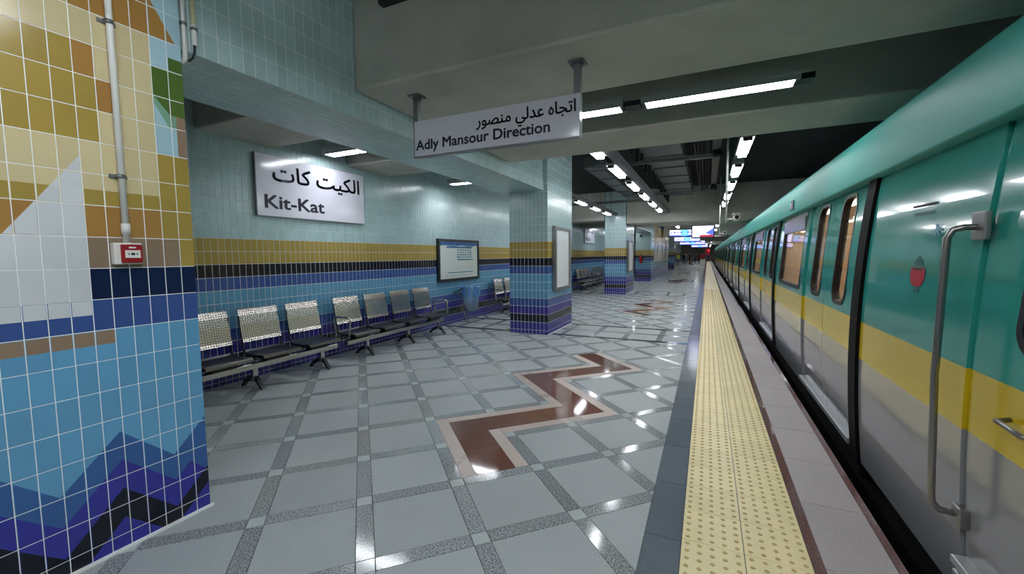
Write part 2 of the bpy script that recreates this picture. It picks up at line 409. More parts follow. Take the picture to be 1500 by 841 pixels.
for k, L_ in bykind.items():
    def seen(p):
        cx = sum(q[0] for q in p)/len(p); cy = sum(q[1] for q in p)/len(p)
        dpt = cx*fw.x+cy*fw.y
        return (dpt > .9 and cy > .9, math.hypot(cx, cy))
    inview = sorted([p for p in L_ if seen(p)[0]], key=lambda p: seen(p)[1]); rest = [p for p in L_ if not seen(p)[0]]
    lim = {'strip': 300, 'slab': 230, 'corner': 150}.get(k, 60)
    near, far = inview[:lim], inview[lim:]
    for p in near:
        V, F = skirted(p, -.006, 0.0); mesh(PNAME[k], V, F, k, floor)
    G = Geo()
    for p in far+rest:
        if sum(q[1] for q in p)/len(p) < -2: continue
        V, F = skirted(p, -.006, 0.0); G.add(V, F)
    if G.V: G.build(PNAME[k]+'_field', k, floor)['kind'] = 'stuff'
structure(box('floor_far_paving', XL, XR, 52.0, YF, -.006, 0, 'slab', floor)) if False else box('far_paving', XL, XR, 52.0, YF, -.006, 0, 'slab', floor)
# tactile paving, two rows of domed tiles
tp = .2975; gV = Geo()
V, F = skirted([(.001, .001), (.299, .001), (.299, tp-.001), (.001, tp-.001)], -.006, 0.0); gV.add(V, F, 0)
for i in range(5):
    for j in range(5):
        cx, cy = .03+.06*i, (.03+.06*j)*tp/.3; V = []; n = 8
        for r, h in ((.0125, 0), (.0085, .004)):
            V += [(cx+r*math.cos(2*math.pi*q/n), cy+r*math.sin(2*math.pi*q/n), h) for q in range(n)]
        gV.add(V, [tuple(range(n, 2*n))]+[(q, (q+1) % n, n+(q+1) % n, n+q) for q in range(n)], 1)
tt = gV.build('tactile_tile', ['tactile', 'tactile_dome'], floor); tme = tt.data; tt.location = (-.09, 2.352-.2975*6, 0)
first = True; gfar = Geo()
for i in range(-6, 340):
    for c in range(2):
        y = 2.352+tp*i
        if first: first = False; continue
        if i < 60: link('tactile_tile', tme, floor, (-.09+.301*c, y, 0))
        elif y < YF-.3: gfar.add(*skirted([(-.09+.301*c, y+.001), (.209+.301*c, y+.001), (.209+.301*c, y+tp-.001), (-.09+.301*c, y+tp-.001)], -.006, .002))
gfar.build('tactile_field', 'tactile', floor)['kind'] = 'stuff'

# ---------------------------------------------------------------- tiled surfaces
def rowcol(k):
    return ['violet', 'black', 'violet', 'blue', 'azure', 'azure', 'azure', 'blue', 'black', 'yellow', 'yellow'][k] if 0 <= k < 11 else ('violet' if k < 0 else 'pale')
SHARED = {}
def tilefield(parent, O, A, B, Nn, cols, rows, colfn, indiv=None, name='tile', skip=None, t=.0025):
    """O origin, A/B in-plane axes, Nn outward; cols/rows lists of (lo,hi) in metres"""
    O, A, B, Nn = map(np.array, (O, A, B, Nn)); keys = sorted(TILE); G = Geo(); g = .003; bv = .0012
    for ci, (c0, c1) in enumerate(cols):
        for ri, (r0, r1) in enumerate(rows):
            if skip and skip(ci, ri): continue
            col = colfn(ci, ri); wd, hg = c1-c0-2*g, r1-r0-2*g
            if wd < .006 or hg < .006: continue
            loc = [(0,0,0),(wd,0,0),(wd,hg,0),(0,hg,0),(bv,bv,t),(wd-bv,bv,t),(wd-bv,hg-bv,t),(bv,hg-bv,t)]
            F = [(4,5,6,7),(0,1,5,4),(1,2,6,5),(2,3,7,6),(3,0,4,7)]
            P = O+A*(c0+g)+B*(r0+g)
            if indiv and indiv(ci, ri):
                key = (round(wd, 4), round(hg, 4), tuple(A), tuple(B), col)
                me = SHARED.get(key)
                if me is None:
                    me = bpy.data.meshes.new('tile'); me.from_pydata([tuple(A*a+B*b+Nn*n_) for a, b, n_ in loc], [], F); me.materials.append(MATS['tile_'+col]); SHARED[key] = me
                link(name, me, parent, tuple(P-np.array(base_of(parent))))
            else:
                G.add([tuple(P+A*a+B*b+Nn*n_) for a, b, n_ in loc], F, keys.index(col))
    if G.V:
        used = sorted(set(G.M)); G.M = [used.index(m) for m in G.M]
        o = G.build(name+'_field', ['tile_'+keys[u] for u in used], parent); o['kind'] = 'stuff'; return o
TR = .158
def rows_from(base, top):
    L_ = [(0.0, base)]; z = base
    while z < top-.01: L_.append((z, min(z+TR, top))); z += TR
    return L_
# left wall
wall = structure(box('wall_left', -5.75, -5.31, -3, YF, -.3, 4.0, 'grout'))
wr = rows_from(.052, 3.4)
wc = [(2.0+.0797*i, 2.0+.0797*(i+1)) for i in range(int(44/.0797))]
tilefield(wall, (-5.31, 0, 0), (0, 1, 0), (0, 0, 1), (1, 0, 0), wc, wr, lambda c, r: rowcol(r-1), indiv=lambda c, r: 9 <= c < 24 and r < 20)
far_w = Geo()
for r0, r1, kx in ((0, .526, 'violet'), (.526, .684, 'blue'), (.684, 1.158, 'azure'), (1.158, 1.316, 'blue'), (1.316, 1.474, 'black'), (1.474, 1.79, 'yellow'), (1.79, 3.4, 'pale')):
    box('far_tile_band', -5.31, -5.306, 46, YF, r0, r1, 'tile_'+kx, wall)

def pillar(label, x0, x1, y0, y1, ztop, indiv_front=False, faces=('front', 'right', 'back', 'left'), name='tiled_pillar'):
    t = thing(name, label, 'pillar', ((x0+x1)/2, (y0+y1)/2, 0), 'tiled platform pillars')
    box('core', x0+.0052, x1-.0052, y0+.0052, y1-.0052, -.004, ztop, 'grout_white', t)
    rw = rows_from(.082, ztop); cf = lambda c, r: rowcol(r-1)
    def cols(wd): n = max(1, round(wd/.08)); return [(wd/n*i, wd/n*(i+1)) for i in range(n)]
    if 'front' in faces: tilefield(t, (x0, y0+.005, 0), (1, 0, 0), (0, 0, 1), (0, -1, 0), cols(x1-x0), rw, cf, indiv=(lambda c, r: r < 20) if indiv_front else None)
    if 'right' in faces: tilefield(t, (x1-.005, y0, 0), (0, 1, 0), (0, 0, 1), (1, 0, 0), cols(y1-y0), rw, cf, name='side_tile')
    if 'back' in faces: tilefield(t, (x1, y1-.005, 0), (-1, 0, 0), (0, 0, 1), (0, 1, 0), cols(x1-x0), rw, cf, name='rear_tile')
    if 'left' in faces: tilefield(t, (x0+.005, y1, 0), (0, -1, 0), (0, 0, 1), (-1, 0, 0), cols(y1-y0), rw, cf, name='inner_tile')
    box('sealant', x1-.004, x1+.012, y0-.004, y1, 0, .014, 'grout_white', t)
    return t
pillar('tiled pillar beside the blue waste bag, with a framed poster on its side', -3.582, -2.77, 7.527, 9.1, 4.0, True)
pillar('second banded tiled pillar from the viewer, left of the row of ceiling lamps', -3.68, -2.86, 16.5, 18.45, 4.0)
pillar('far tiled pillar carrying a red fire extinguisher on its face', -3.78, -2.93, 25.0, 26.5, 4.0)
pillar('farthest tiled pillar just past the picture mural', -3.7, -3.03, 45.3, 46.8, 4.0)

# near pillar with the coloured mosaic
npil = thing('mosaic_pillar', 'large pillar with tile mosaic of hills, sail and water at the left edge', 'pillar', (-3.2, .4, 0))
NX = -2.79
box('core', -3.6, NX-.002, -.7, 1.455, -.004, 4.0, 'grout_white', npil)
L1 = [(-9, .62), (.596, .619), (.81, .405), (1.05, .641), (1.285, .410), (1.47, .595)]
L2 = [(-9, .46), (.585, .461), (.81, .252), (1.05, .488), (1.285, .258), (1.364, .334), (1.47, .228)]
L3 = [(-9, .31), (.576, .317), (.81, .094), (1.047, .333), (1.283, .096), (1.47, .28)]
L4 = [(-9, -.3), (.755, -.12), (.89, .015), (1.046, .175), (1.215, .004), (1.295, .004), (1.47, .178)]
def below(polyline):
    regs = []
    for (ya, za), (yb, zb) in zip(polyline[:-1], polyline[1:]):
        s_ = (zb-za)/(yb-ya); regs.append(([(-1, 0, -ya), (1, 0, yb)], (-s_, 1, za-s_*ya)))
    return regs
def R4(y0, y1, z0, z1): return [(-1, 0, -y0), (1, 0, y1), (0, -1, -z0), (0, 1, z1)]
def hp(p, q, keep_right):
    a, b_ = q[1]-p[1], -(q[0]-p[0]); c = a*p[0]+b_*p[1]
    return (-a, -b_, -c) if keep_right else (a, b_, c)
zr = lambda k: .082+TR*k
cb = lambda c: 1.46-.075-.08*(c-1) if c >= 1 else 1.46          # right boundary of column c
REG = []          # (halfplanes, colour) painted in order
REG.append((R4(-9, 2, 0, zr(6)), 'lake'))
REG.append((R4(-9, cb(5), zr(6), zr(7)), 'lake')); REG.append((R4(cb(5), 2, zr(6), zr(7)), 'lake'))
REG.append((R4(-9, cb(5), zr(6)+.085, zr(7)), 'tan'))
REG.append((R4(-9, 2, zr(7), zr(8)), 'blue')); REG.append((R4(-9, 2, zr(8), zr(9)), 'navy'))
REG.append((R4(-9, 2, zr(9), zr(10)), 'tan')); REG.append((R4(cb(1), 2, zr(9), zr(10)), 'yellow'))
REG.append((R4(-9, 2, zr(10), zr(11)), 'ochre')); REG.append((R4(cb(2), 2, zr(10), zr(11)), 'yellow'))
REG.append((R4(-9, 2, zr(11), zr(12)), 'cream')); REG.append((R4(-9, 2, zr(11), zr(11)+.078), 'yellow')); REG.append((R4(cb(2), 2, zr(11), zr(13)), 'yellow'))
REG.append((R4(-9, cb(2), zr(12), zr(17)), 'cream'))
REG.append((R4(-9, cb(4), zr(14), zr(15)), 'yellow')); REG.append((R4(-9, cb(5), zr(13), zr(14)), 'yellow')); REG.append((R4(-9, cb(5), zr(15), zr(16)), 'yellow'))
REG.append((R4(cb(5), cb(4), zr(14), zr(15)), 'ochre')); REG.append((R4(cb(6), cb(5), zr(15), zr(16)), 'ochre'))
REG.append((R4(cb(2), 2, zr(13), zr(17)), 'sky'))
REG.append((R4(-9, cb(6), zr(16), zr(19)), 'cream'))
REG.append((R4(cb(6), cb(2), zr(17), zr(20)), 'ochre')); REG.append((R4(-9, cb(6), zr(18), zr(20)), 'ochre'))
REG.append((R4(cb(2), 2, zr(17), zr(26)), 'sky')); REG.append((R4(cb(2), 2, zr(17), zr(20))+[hp((1.323, 2.96), (1.44, 2.75), True)], 'ochre'))
REG.append((R4(-9, cb(2), zr(20), zr(26)), 'ochre'))
REG.append((R4(cb(2), 2, zr(15), zr(16)), 'green')); REG.append((R4(cb(1), 2, zr(16), zr(16)+.075), 'green'))
REG.append((R4(cb(1), 2, zr(14)+.07, zr(15)), 'green')); REG.append((R4(cb(1), 1.41, zr(14), zr(14)+.07), 'mint')); REG.append((R4(1.41, 2, zr(13), zr(14)+.07), 'tan'))
REG.append((R4(cb(2), cb(1), zr(14), zr(15))+[hp((1.30, 2.425), (1.385, 2.27), True)], 'sky'))
REG.append((R4(cb(2), cb(1), zr(14), zr(15))+[hp((1.30, 2.425), (1.385, 2.27), False)], 'mint')); REG.append((R4(cb(2), cb(1), zr(14), zr(15))+[hp((1.30, 2.46), (1.385, 2.36), False)], 'green'))
# white sail
REG.append((R4(-9, cb(6), zr(7)+.082, zr(10)), 'white')); REG.append((R4(-9, cb(6), zr(10), zr(13))+[hp((.71, 1.666), (.973, 2.045), True)], 'white'))
for hs, cut in below(L1): REG.append((hs+[cut], 'steel'))
for hs, cut in below(L2): REG.append((hs+[cut], 'indigo'))
for hs, cut in below(L3): REG.append((hs+[cut], 'black'))
for hs, cut in below(L4): REG.append((hs+[cut], 'indigo'))
mos_cols = [(cb(1), cb(0))]+[(cb(c+1), cb(c)) for c in range(1, 27)]
mos_rows = [(0, .082)]+[(zr(k), zr(k+1)) for k in range(0, 24)]
keys = sorted(TILE); restg = Geo()
for ci, (c0, c1) in enumerate(mos_cols):
    for ri, (r0, r1) in enumerate(mos_rows):
        g = .0036; rect = [(c0+g, r0+g), (c1-g, r0+g), (c1-g, r1-g), (c0+g, r1-g)]
        cells = [(rect, 'cream')]
        for hs, colr in REG:
            new = []
            for poly, pc in cells:
                inside = poly; outs = []
                for h in hs:
                    if len(inside) < 3: break
                    o_ = clip_half(inside, -h[0], -h[1], -h[2]); inside = clip_half(inside, *h)
                    if abs(area(o_)) > 1e-6: outs.append(o_)
                if len(inside) > 2 and abs(area(inside)) > 1e-6:
                    new += [(q, pc) for q in outs]+[(inside, colr)]
                else: new.append((poly, pc))
            cells = new
        V = []; F = []; M_ = []
        for poly, pc in cells:
            o_ = len(V); V += [(NX, y, z) for y, z in poly]; F.append(tuple(range(o_, o_+len(poly)))); M_.append(keys.index('tile_'[:0]+pc))
        o_ = len(V); e = .0018
        V += [(NX, y, z) for y, z in rect]+[(NX-.0022, y+dy, z+dz) for (y, z), (dy, dz) in zip(rect, ((-e, -e), (e, -e), (e, e), (-e, e)))]
        F += [(o_+q, o_+(q+1) % 4+0, o_+4+(q+1) % 4, o_+4+q) for q in range(4)]; M_ += [M_[0]]*4
        if c0 > .48 and r0 < 3.1:
            used = sorted(set(M_)); mesh('tile', V, F, ['tile_'+keys[u] for u in used], npil, [used.index(m) for m in M_])
        else: restg.add(V, F); restg.M[-len(F):] = M_
used = sorted(set(restg.M)); restg.M = [used.index(m) for m in restg.M]
restg.build('tile_field', ['tile_'+keys[u] for u in used], npil)['kind'] = 'stuff'
tilefield(npil, (-3.6, 1.45, 0), (1, 0, 0), (0, 0, 1), (0, 1, 0), [(.0805*i, .0805*(i+1)) for i in range(10)], rows_from(.082, 4.0), lambda c, r: rowcol(r-1), name='rear_tile')
box('sealant', NX-.004, NX+.014, -.7, 1.472, 0, .014, 'grout_white', npil)

# tiled beams running along the pillars
def tiled_beam(label, x0, x1, y0, y1, z0, z1, near):
    t = thing('tiled_beam', label, 'beam', ((x0+x1)/2, (y0+y1)/2, z0))
    box('core', x0+.005, x1-.005, y0, y1, z0+.005, z1, 'grout', t)
    n = int((y1-y0)/.08); cols = [((y1-y0)/n*i, (y1-y0)/n*(i+1)) for i in range(n)]
    nr = int((z1-z0)/TR); rows = [(TR*i, TR*(i+1)) for i in range(nr)]
    tilefield(t, (x1-.005, y0, z0), (0, 1, 0), (0, 0, 1), (1, 0, 0), cols, rows, lambda c, r: 'pale', indiv=(lambda c, r: c < 58 and r < 5) if near else None)
    m = int((x1-x0)/.08); bc = [((x1-x0)/m*i, (x1-x0)/m*(i+1)) for i in range(m)]
    kk = int((y1-y0)/TR); br = [((y1-y0)/kk*i, (y1-y0)/kk*(i+1)) for i in range(kk)]
    tilefield(t, (x1, y0, z0+.005), (-1, 0, 0), (0, 1, 0), (0, 0, -1), bc, br, lambda c, r: 'pale', name='soffit_tile')
    tilefield(t, (x0+.005, y1, z0), (0, -1, 0), (0, 0, 1), (-1, 0, 0), cols, rows, lambda c, r: 'pale', name='inner_tile')
    return t
tiled_beam('pale blue tiled beam from the mosaic pillar to the next pillar', -3.69, -2.85, 1.46, 7.525, 2.785, 4.0, True)
tiled_beam('pale tiled beam between the two farther pillars', -3.69, -2.9, 18.46, 24.99, 2.785, 4.0, False)

# ---------------------------------------------------------------- concrete structure above
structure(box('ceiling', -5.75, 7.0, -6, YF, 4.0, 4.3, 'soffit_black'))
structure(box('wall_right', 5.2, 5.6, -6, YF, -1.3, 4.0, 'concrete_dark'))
structure(box('wall_end', -5.75, 5.6, YF, YF+.3, -1.3, 4.0, 'concrete'))
structure(box('wall_rear', -5.75, 5.6, -6.3, -6, -1.3, 4.0, 'concrete_dark'))
tb = structure(box('floor_track_bed', .92, 5.2, -6, YF, -1.5, -1.25, 'track'))
def beam(name, y0, y1, z0, m='concrete', x0=-5.31, x1=5.2, split=True):
    if split:
        structure(box(name, -2.85, x1, y0, y1, z0, 4.0, m, bev=.02)); structure(box(name, x0, -3.69, y0, y1, z0, 4.0, m, bev=.02))
    else: structure(box(name, x0, x1, y0, y1, z0, 4.0, m, bev=.03))
beam('ceiling_beam', 2.85, 3.80, 3.01); beam('ceiling_beam', 5.07, 6.05, 3.01)
beam('ceiling_beam', 16.46, 17.5, 2.74, split=False, x0=-2.84); beam('ceiling_beam', 18.9, 19.9, 2.80, x0=-5.31)
structure(box('ceiling_beam', -5.31, -3.7, 16.5, 17.5, 2.9, 4.0, 'concrete', bev=.02))
for y in (31., 33.4, 45.5, 47.9, 60., 62.4): beam('ceiling_beam', y, y+1, 2.8, split=False, x0=-2.8)
beam('ceiling_beam', -3.6, -2.6, 3.01)
tag(box('service_hatch', -2.5, -2.2, 2.78, 2.85, 3.62, 3.8, 'tan_box' if 'tan_box' in MATS else 'dark_steel', bev=.006, origin=(-2.35, 2.85, 3.62)), 'small dark box on the near face of the concrete beam', 'box')

# ---------------------------------------------------------------- ceiling lights
ORD = ['nearest', 'second', 'third', 'fourth', 'fifth', 'sixth', 'seventh', 'eighth', 'ninth', 'tenth', 'eleventh', 'twelfth', 'thirteenth', 'fourteenth', 'fifteenth', 'sixteenth', 'seventeenth', 'eighteenth', 'nineteenth', 'twentieth']
ORD_ = ['nearest', 'second', 'third', 'fourth', 'fifth', 'sixth', 'seventh', 'eighth', 'ninth', 'tenth']
def light(cx, cy, z, ln, axis, label, group):
    t = thing('ceiling_light', label, 'ceiling light', (cx, cy, z), group)
    h = ln/2; wd = .055 if axis == 'y' else .085
    def bx(n, a0_, a1_, b0_, b1_, z0, z1, m, p):
        return box(n, cx+b0_, cx+b1_, cy+a0_, cy+a1_, z0, z1, m, p) if axis == 'y' else box(n, cx+a0_, cx+a1_, cy+b0_, cy+b1_, z0, z1, m, p)
    bx('diffuser', -h, h, -wd, wd, z, z+.045, 'led', t)
    bx('housing', -h-.04, h+.04, -wd-.03, wd+.03, z+.045, z+.085, 'lamp_housing', t)
    for s_ in ((-1, 1) if axis == 'x' else ()): bx('side_reflector', -h-.04, h+.04, s_*(wd+.006)-.005, s_*(wd+.006)+.005, z-.002, z+.045, 'lamp_housing', t)
    for s_ in (-1, 1): bx('end_cap', s_*(h+.02)-.018, s_*(h+.02)+.018, -wd, wd, z, z+.045, 'dark_steel', t)
    return t
def trunk(label, x0, x1, y0, y1, z, group='lighting trunking', m='galv_dull'):
    t = thing('lighting_trunking', label, 'trunking', ((x0+x1)/2, (y0+y1)/2, z), group)
    box('channel', x0, x1, y0, y1, z, z+(.085 if m == 'galv_dull' else .05), m, t)
    ax = (y1-y0) > (x1-x0); n = 0 if x1-x0 < .2 and y1-y0 < .2 or -2 < x0 < 0 else 4
    for i in range(n):
        f = (i+.5)/n
        p = ((x0+x1)/2, y0+(y1-y0)*f) if ax else (x0+(x1-x0)*f, (y0+y1)/2)
        tube('hanger_rod', [(p[0], p[1], z+.09), (p[0], p[1], 3.999)], .006, 'galv_dull', t, n=6)
LZ = 3.05
light(.03, 4.5, LZ, 1.25, 'x', 'lit LED batten between the two near concrete beams, right of the hanging sign', 'lamps across the beams')
light(-1.45, 4.5, LZ, 1.2, 'x', 'LED batten partly hidden behind the hanging direction sign', 'lamps across the beams')
light(-4.5, 4.55, LZ, 1.2, 'x', 'LED batten above the wall benches, seen under the tiled beam', 'lamps across the beams')
trunk('short dark connector between the two near battens', -.80, -.645, 4.43, 4.57, LZ, m='dark_steel')
trunk('dark end piece at the right end of the near batten', .70, .80, 4.43, 4.57, LZ, m='dark_steel')
light(-4.3, 7.5, LZ, 1.2, 'x', 'LED batten over the waste bag near the second pillar', 'lamps across the beams')
for i in range(5): light(.45, 7.0+1.86*i, LZ, 1.04, 'y', ORD[i]+' lamp in the row above the yellow tactile strip', 'lamps above the platform edge')
trunk('long channel of the lamp row above the platform edge', .37, .53, 6.1, 16.4, LZ+.086)
for i in range(6): light(-1.55, 6.1+1.83*i, LZ, 1.04, 'y', ORD[i]+' lamp in the middle row beyond the second concrete beam', 'lamps of the middle row')
trunk('long channel beside the middle row of lamps', -1.44, -1.30, 6.1, 16.4, LZ+.02)
for i in range(4): light(-3.4, 10.3+1.75*i, LZ, .95, 'y', ORD[i]+' lamp in the row between the second and third pillars', 'lamps of the left row')
trunk('long channel of the left lamp row between the pillars', -3.3, -3.18, 9.6, 16.4, LZ+.02)
light(-1.34, 18.2, 2.86, 1.05, 'x', 'left of the two battens under the far concrete beam', 'far battens'); light(-.09, 18.2, 2.86, 1.05, 'x', 'right of the two battens under the far concrete beam', 'far battens')
for i in range(19): light(.45, 21.0+4.2*i, LZ, 1.4, 'y', ORD[i]+' of the small distant lamps above the platform edge beyond the far beam', 'distant lamps over the edge')
for i in range(19): light(-1.55, 21.0+4.2*i, LZ, 1.4, 'y', ORD[i]+' of the small distant lamps in the middle row beyond the far beam', 'distant middle lamps')
for i in range(3): light(-4.4, 20.5+4.0*i, LZ, 1.2, 'y', ORD[i]+' distant lamp above the wall benches past the third pillar', 'distant wall lamps')
for i in range(4):  # outer rows carry on unseen; the row between is added to light sign and soffits
    for x in (.45, -.55, -1.55): light(x, .62-1.83*i, LZ, 1.04, 'y', 'unseen overhead ceiling lamp, rows carried on with an added fill row between', 'lamps overhead out of view')

# ---------------------------------------------------------------- services under the ceiling
t = thing('air_duct', 'grey sheet metal air duct hung above the platform beyond the beams', 'duct', (-.9, 11, 3.55))
box('duct_body', -1.25, -.5, 6.6, 15.6, 3.58, 3.92, 'duct_grey', t)
for i in range(8): box('flange', -1.28, -.47, 6.9+1.2*i, 6.95+1.2*i, 3.555, 3.95, 'duct_grey', t)
box('grille', -1.45, -1.15, 7.2, 7.6, 3.5, 3.58, 'lamp_housing', t); box('grille_slot', -1.4, -1.2, 7.3, 7.5, 3.495, 3.5, 'dark_steel', t)
t = thing('air_duct', 'smaller grey duct in the dark ceiling left of the middle lamp row', 'duct', (-2.5, 11, 3.5))
box('duct_body', -2.7, -2.3, 9.8, 15.8, 3.6, 3.85, 'duct_grey', t)
for i in range(5): box('flange', -2.72, -2.28, 10.2+1.2*i, 10.25+1.2*i, 3.58, 3.87, 'duct_grey', t)
def tray(label, x0, x1, y, z, ww=.12):
    t = thing('cable_tray', label, 'cable tray', ((x0+x1)/2, y, z), 'cable trays across the ceiling')
    box('tray_rail', x0, x1, y, y+.012, z, z+.06, 'galv', t); box('tray_rail', x0, x1, y+ww, y+ww+.012, z, z+.06, 'galv', t)
    box('tray_base', x0, x1, y, y+ww, z, z+.006, 'galv_dull', t)
    for x in (x0+.1, x1-.1): tube('hanger_rod', [(x, y+ww/2, z), (x, y+ww/2, 3.999)], .008, 'galv', t, n=6)
tray('cable tray crossing the ceiling nearest to the concrete beams', -2.1, .05, 8.45, 3.3)
tray('cable tray crossing low just before the far concrete beam', -2.2, -.15, 13.0, 3.3)
tray('wide cable tray near the third pillar', -4.6, -1.9, 14.6, 3.35, .3)
t = thing('cable_trunking', 'grey steel trunking running along above the platform edge with round fittings', 'trunking', (.15, 10, 3.5))
box('channel', .04, .18, 6.2, 14.0, 3.5, 3.62, 'galv_dull', t)
for y in (8.9, 13.2): lathe('speaker', (.11, y, 3.36), [(.0, 0), (.07, 0), (.085, .04), (.07, .14)], 'dark_steel', t, n=14)
for i in range(5): tag(tube('ceiling_pipe', [(-.3+.07*i, 6.2, 3.86-.04*(i % 3)), (-.3+.07*i, 16.4, 3.86-.04*(i % 3))], .02, 'dark_steel', n=8), ORD[i]+' dark pipe from the duct in the shadowed ceiling', 'pipe', 'ceiling pipes')
for j in range(14):
    y = 7.0+.62*j
    tag(box('ceiling_strut', -1.27, -1.21, y, y+.05, 3.3, 3.999, 'dark_steel', origin=(-1.24, y, 3.3)), ORD[j]+' dark hanger strut in the row right of the middle lamps', 'strut', 'hanger struts')
def cctv(label, x, y, z, zt):
    t = thing('security_camera', label, 'camera', (x, y, zt))
    tube('drop_pole', [(x, y, zt), (x, y, z-.05)], .018, 'pvc', t); tube('arm', [(x, y, z), (x+.15, y, z)], .014, 'pvc', t)
    lathe('camera_body', (x+.15, y-.12, z+.02), [(.03, -.01), (.05, 0), (.052, .26), (.035, .27)], 'pvc', t, axis='y', n=16)
    lathe('lens', (x+.15, y-.135, z+.02), [(.015, 0), (.03, .002)], 'gasket', t, axis='y', n=16)
    box('sunshade', x+.09, x+.21, y-.17, y+.12, z+.075, z+.082, 'pvc', t)
cctv('white bullet camera on the nearer drop pole above the platform edge', .265, 7.8, 2.12, 3.999)
cctv('smaller white camera on the farther drop pole', .33, 15.0, 2.2, 3.999)

# ---------------------------------------------------------------- conduits and alarm on the mosaic pillar
def clip_(t, y, z, r):
    g = Geo(); V, F = tubegeo([(NX+.002, y, z-.012), (NX+.002, y, z+.012)], r, 12)
    o = tube('clip', [(NX+.02, y, z-.01), (NX+.02, y, z+.01)], r+.006, 'galv', t, n=12)
    box('clip_foot', NX, NX+.006, y-r-.025, y+r+.02, z-.01, z+.01, 'galv', t)
t = thing('conduit', 'white plastic conduit running down the mosaic pillar to the red alarm box', 'pipe', (NX+.02, 1.128, 1.64))
tube('pipe', [(NX+.022, 1.132, 1.632), (NX+.022, 1.128, 3.9)], .0145, 'pvc', t, n=14); tube('coupler', [(NX+.022, 1.132, 1.68), (NX+.022, 1.132, 1.735)], .019, 'pvc', t, n=14)
for z in (1.977, 2.745): clip_(t, 1.127, z, .0145)
t = thing('fire_alarm_box', 'small white and red break-glass fire alarm box on the mosaic pillar', 'alarm box', (NX, 1.13, 1.52))
box('back_box', NX, NX+.04, 1.07, 1.19, 1.522, 1.634, 'alarm_white', t, bev=.006)
box('red_front', NX+.04, NX+.055, 1.094, 1.184, 1.53, 1.626, 'alarm_red', t, bev=.005)
box('glass_panel', NX+.055, NX+.058, 1.108, 1.172, 1.556, 1.596, 'alarm_white', t)
box('pictogram', NX+.058, NX+.0588, 1.132, 1.148, 1.57, 1.582, 'ink', t)
for s_ in (-1, 1): mesh('pictogram', [(NX+.0588, 1.14+s_*.012, 1.576), (NX+.0588, 1.14+s_*.02, 1.582), (NX+.0588, 1.14+s_*.02, 1.570)], [(0, 1, 2)], 'ink', t)
box('top_mark', NX+.055, NX+.0565, 1.125, 1.155, 1.606, 1.614, 'alarm_white', t)
BX = -2.85
t = thing('conduit', 'thin white conduit with an elbow at the corner of the tiled beam', 'pipe', (BX+.02, 1.5, 2.72))
tube('pipe', [(BX-.05, 1.5, 2.725), (BX, 1.5, 2.722), (BX+.018, 1.5, 2.735), (BX+.02, 1.5, 2.76), (BX+.02, 1.5, 3.99)], .012, 'pvc', t, n=12)
for z in (2.93, 3.4): tube('clip', [(BX+.02, 1.5, z-.008), (BX+.02, 1.5, z+.008)], .018, 'galv', t, n=12)
t = thing('conduit', 'stained white conduit ending in a black cable on the tiled beam', 'pipe', (BX+.02, 1.555, 2.74))
tube('pipe', [(BX+.022, 1.555, 2.83), (BX+.022, 1.555, 2.95)], .015, 'pvc', t, n=12); tube('stained_pipe', [(BX+.022, 1.555, 2.95), (BX+.022, 1.555, 3.99)], .013, 'pvc_stain', t, n=12)
tube('cable', [(BX+.022, 1.555, 2.83), (BX+.02, 1.553, 2.79), (BX+.01, 1.545, 2.755), (BX-.02, 1.54, 2.74)], .006, 'rubber', t, n=8)
tube('clip', [(BX+.022, 1.555, 2.915), (BX+.022, 1.555, 2.93)], .02, 'galv', t, n=12)

# ---------------------------------------------------------------- signs
AR_DIR = '\uFEAD\uFEEE\uFEBC\uFEE8\uFEE3 \uFEF2\uFEDF\uFEAA\uFECB \uFEE9\uFE8E\uFEA0\uFE97\uFE8D'
AR_KIT = '\uFE95\uFE8E\uFEDB \uFE96\uFEF4\uFEDC\uFEDF\uFE8D'
t = thing('hanging_sign', 'white hanging sign with black Arabic text above the words Adly Mansour Direction', 'sign', (-1.69, 3.17, 2.455))
SX0, SX1, SY = -2.453, -.91, 3.15
box('panel', SX0+.006, SX1-.012, SY, SY+.06, 2.458, 2.764, 'sign_white', t)
box('end_cap', SX1-.012, SX1+.012, SY-.006, SY+.066, 2.452, 2.772, 'sign_white', t, bev=.004); box('end_cap', SX0-.002, SX0+.006, SY-.003, SY+.063, 2.455, 2.767, 'alu', t)
box('bottom_rail', SX0, SX1-.012, SY-.003, SY+.063, 2.452, 2.46, 'alu', t); box('top_rail', SX0, SX1-.012, SY-.003, SY+.063, 2.763, 2.77, 'sign_white', t)
lettering('letter', 'Adly Mansour Direction', 'ink', t, (-2.43, SY, 2.488), (1, 0, 0), (0, 0, 1), width=1.29, height=.112, bold=.024)
lettering('arabic_letter', AR_DIR, 'ink', t, (-1.80, SY, 2.588), (1, 0, 0), (0, 0, 1), width=.87, height=.148, bold=.012)
for x in (-2.435, -.925):
    tp_ = box('hanger_post', x-.025, x+.025, SY+.005, SY+.055, 2.765, 3.0, 'galv', t)
    box('flange', x-.06, x+.06, SY-.03, SY+.09, 2.995, 3.012, 'galv', tp_)
    for q in (-1, 1): mesh('gusset', [(x+q*.025, SY+.03, 2.995), (x+q*.055, SY+.03, 2.995), (x+q*.025, SY+.03, 2.955)], [(0, 1, 2)], 'galv', tp_)
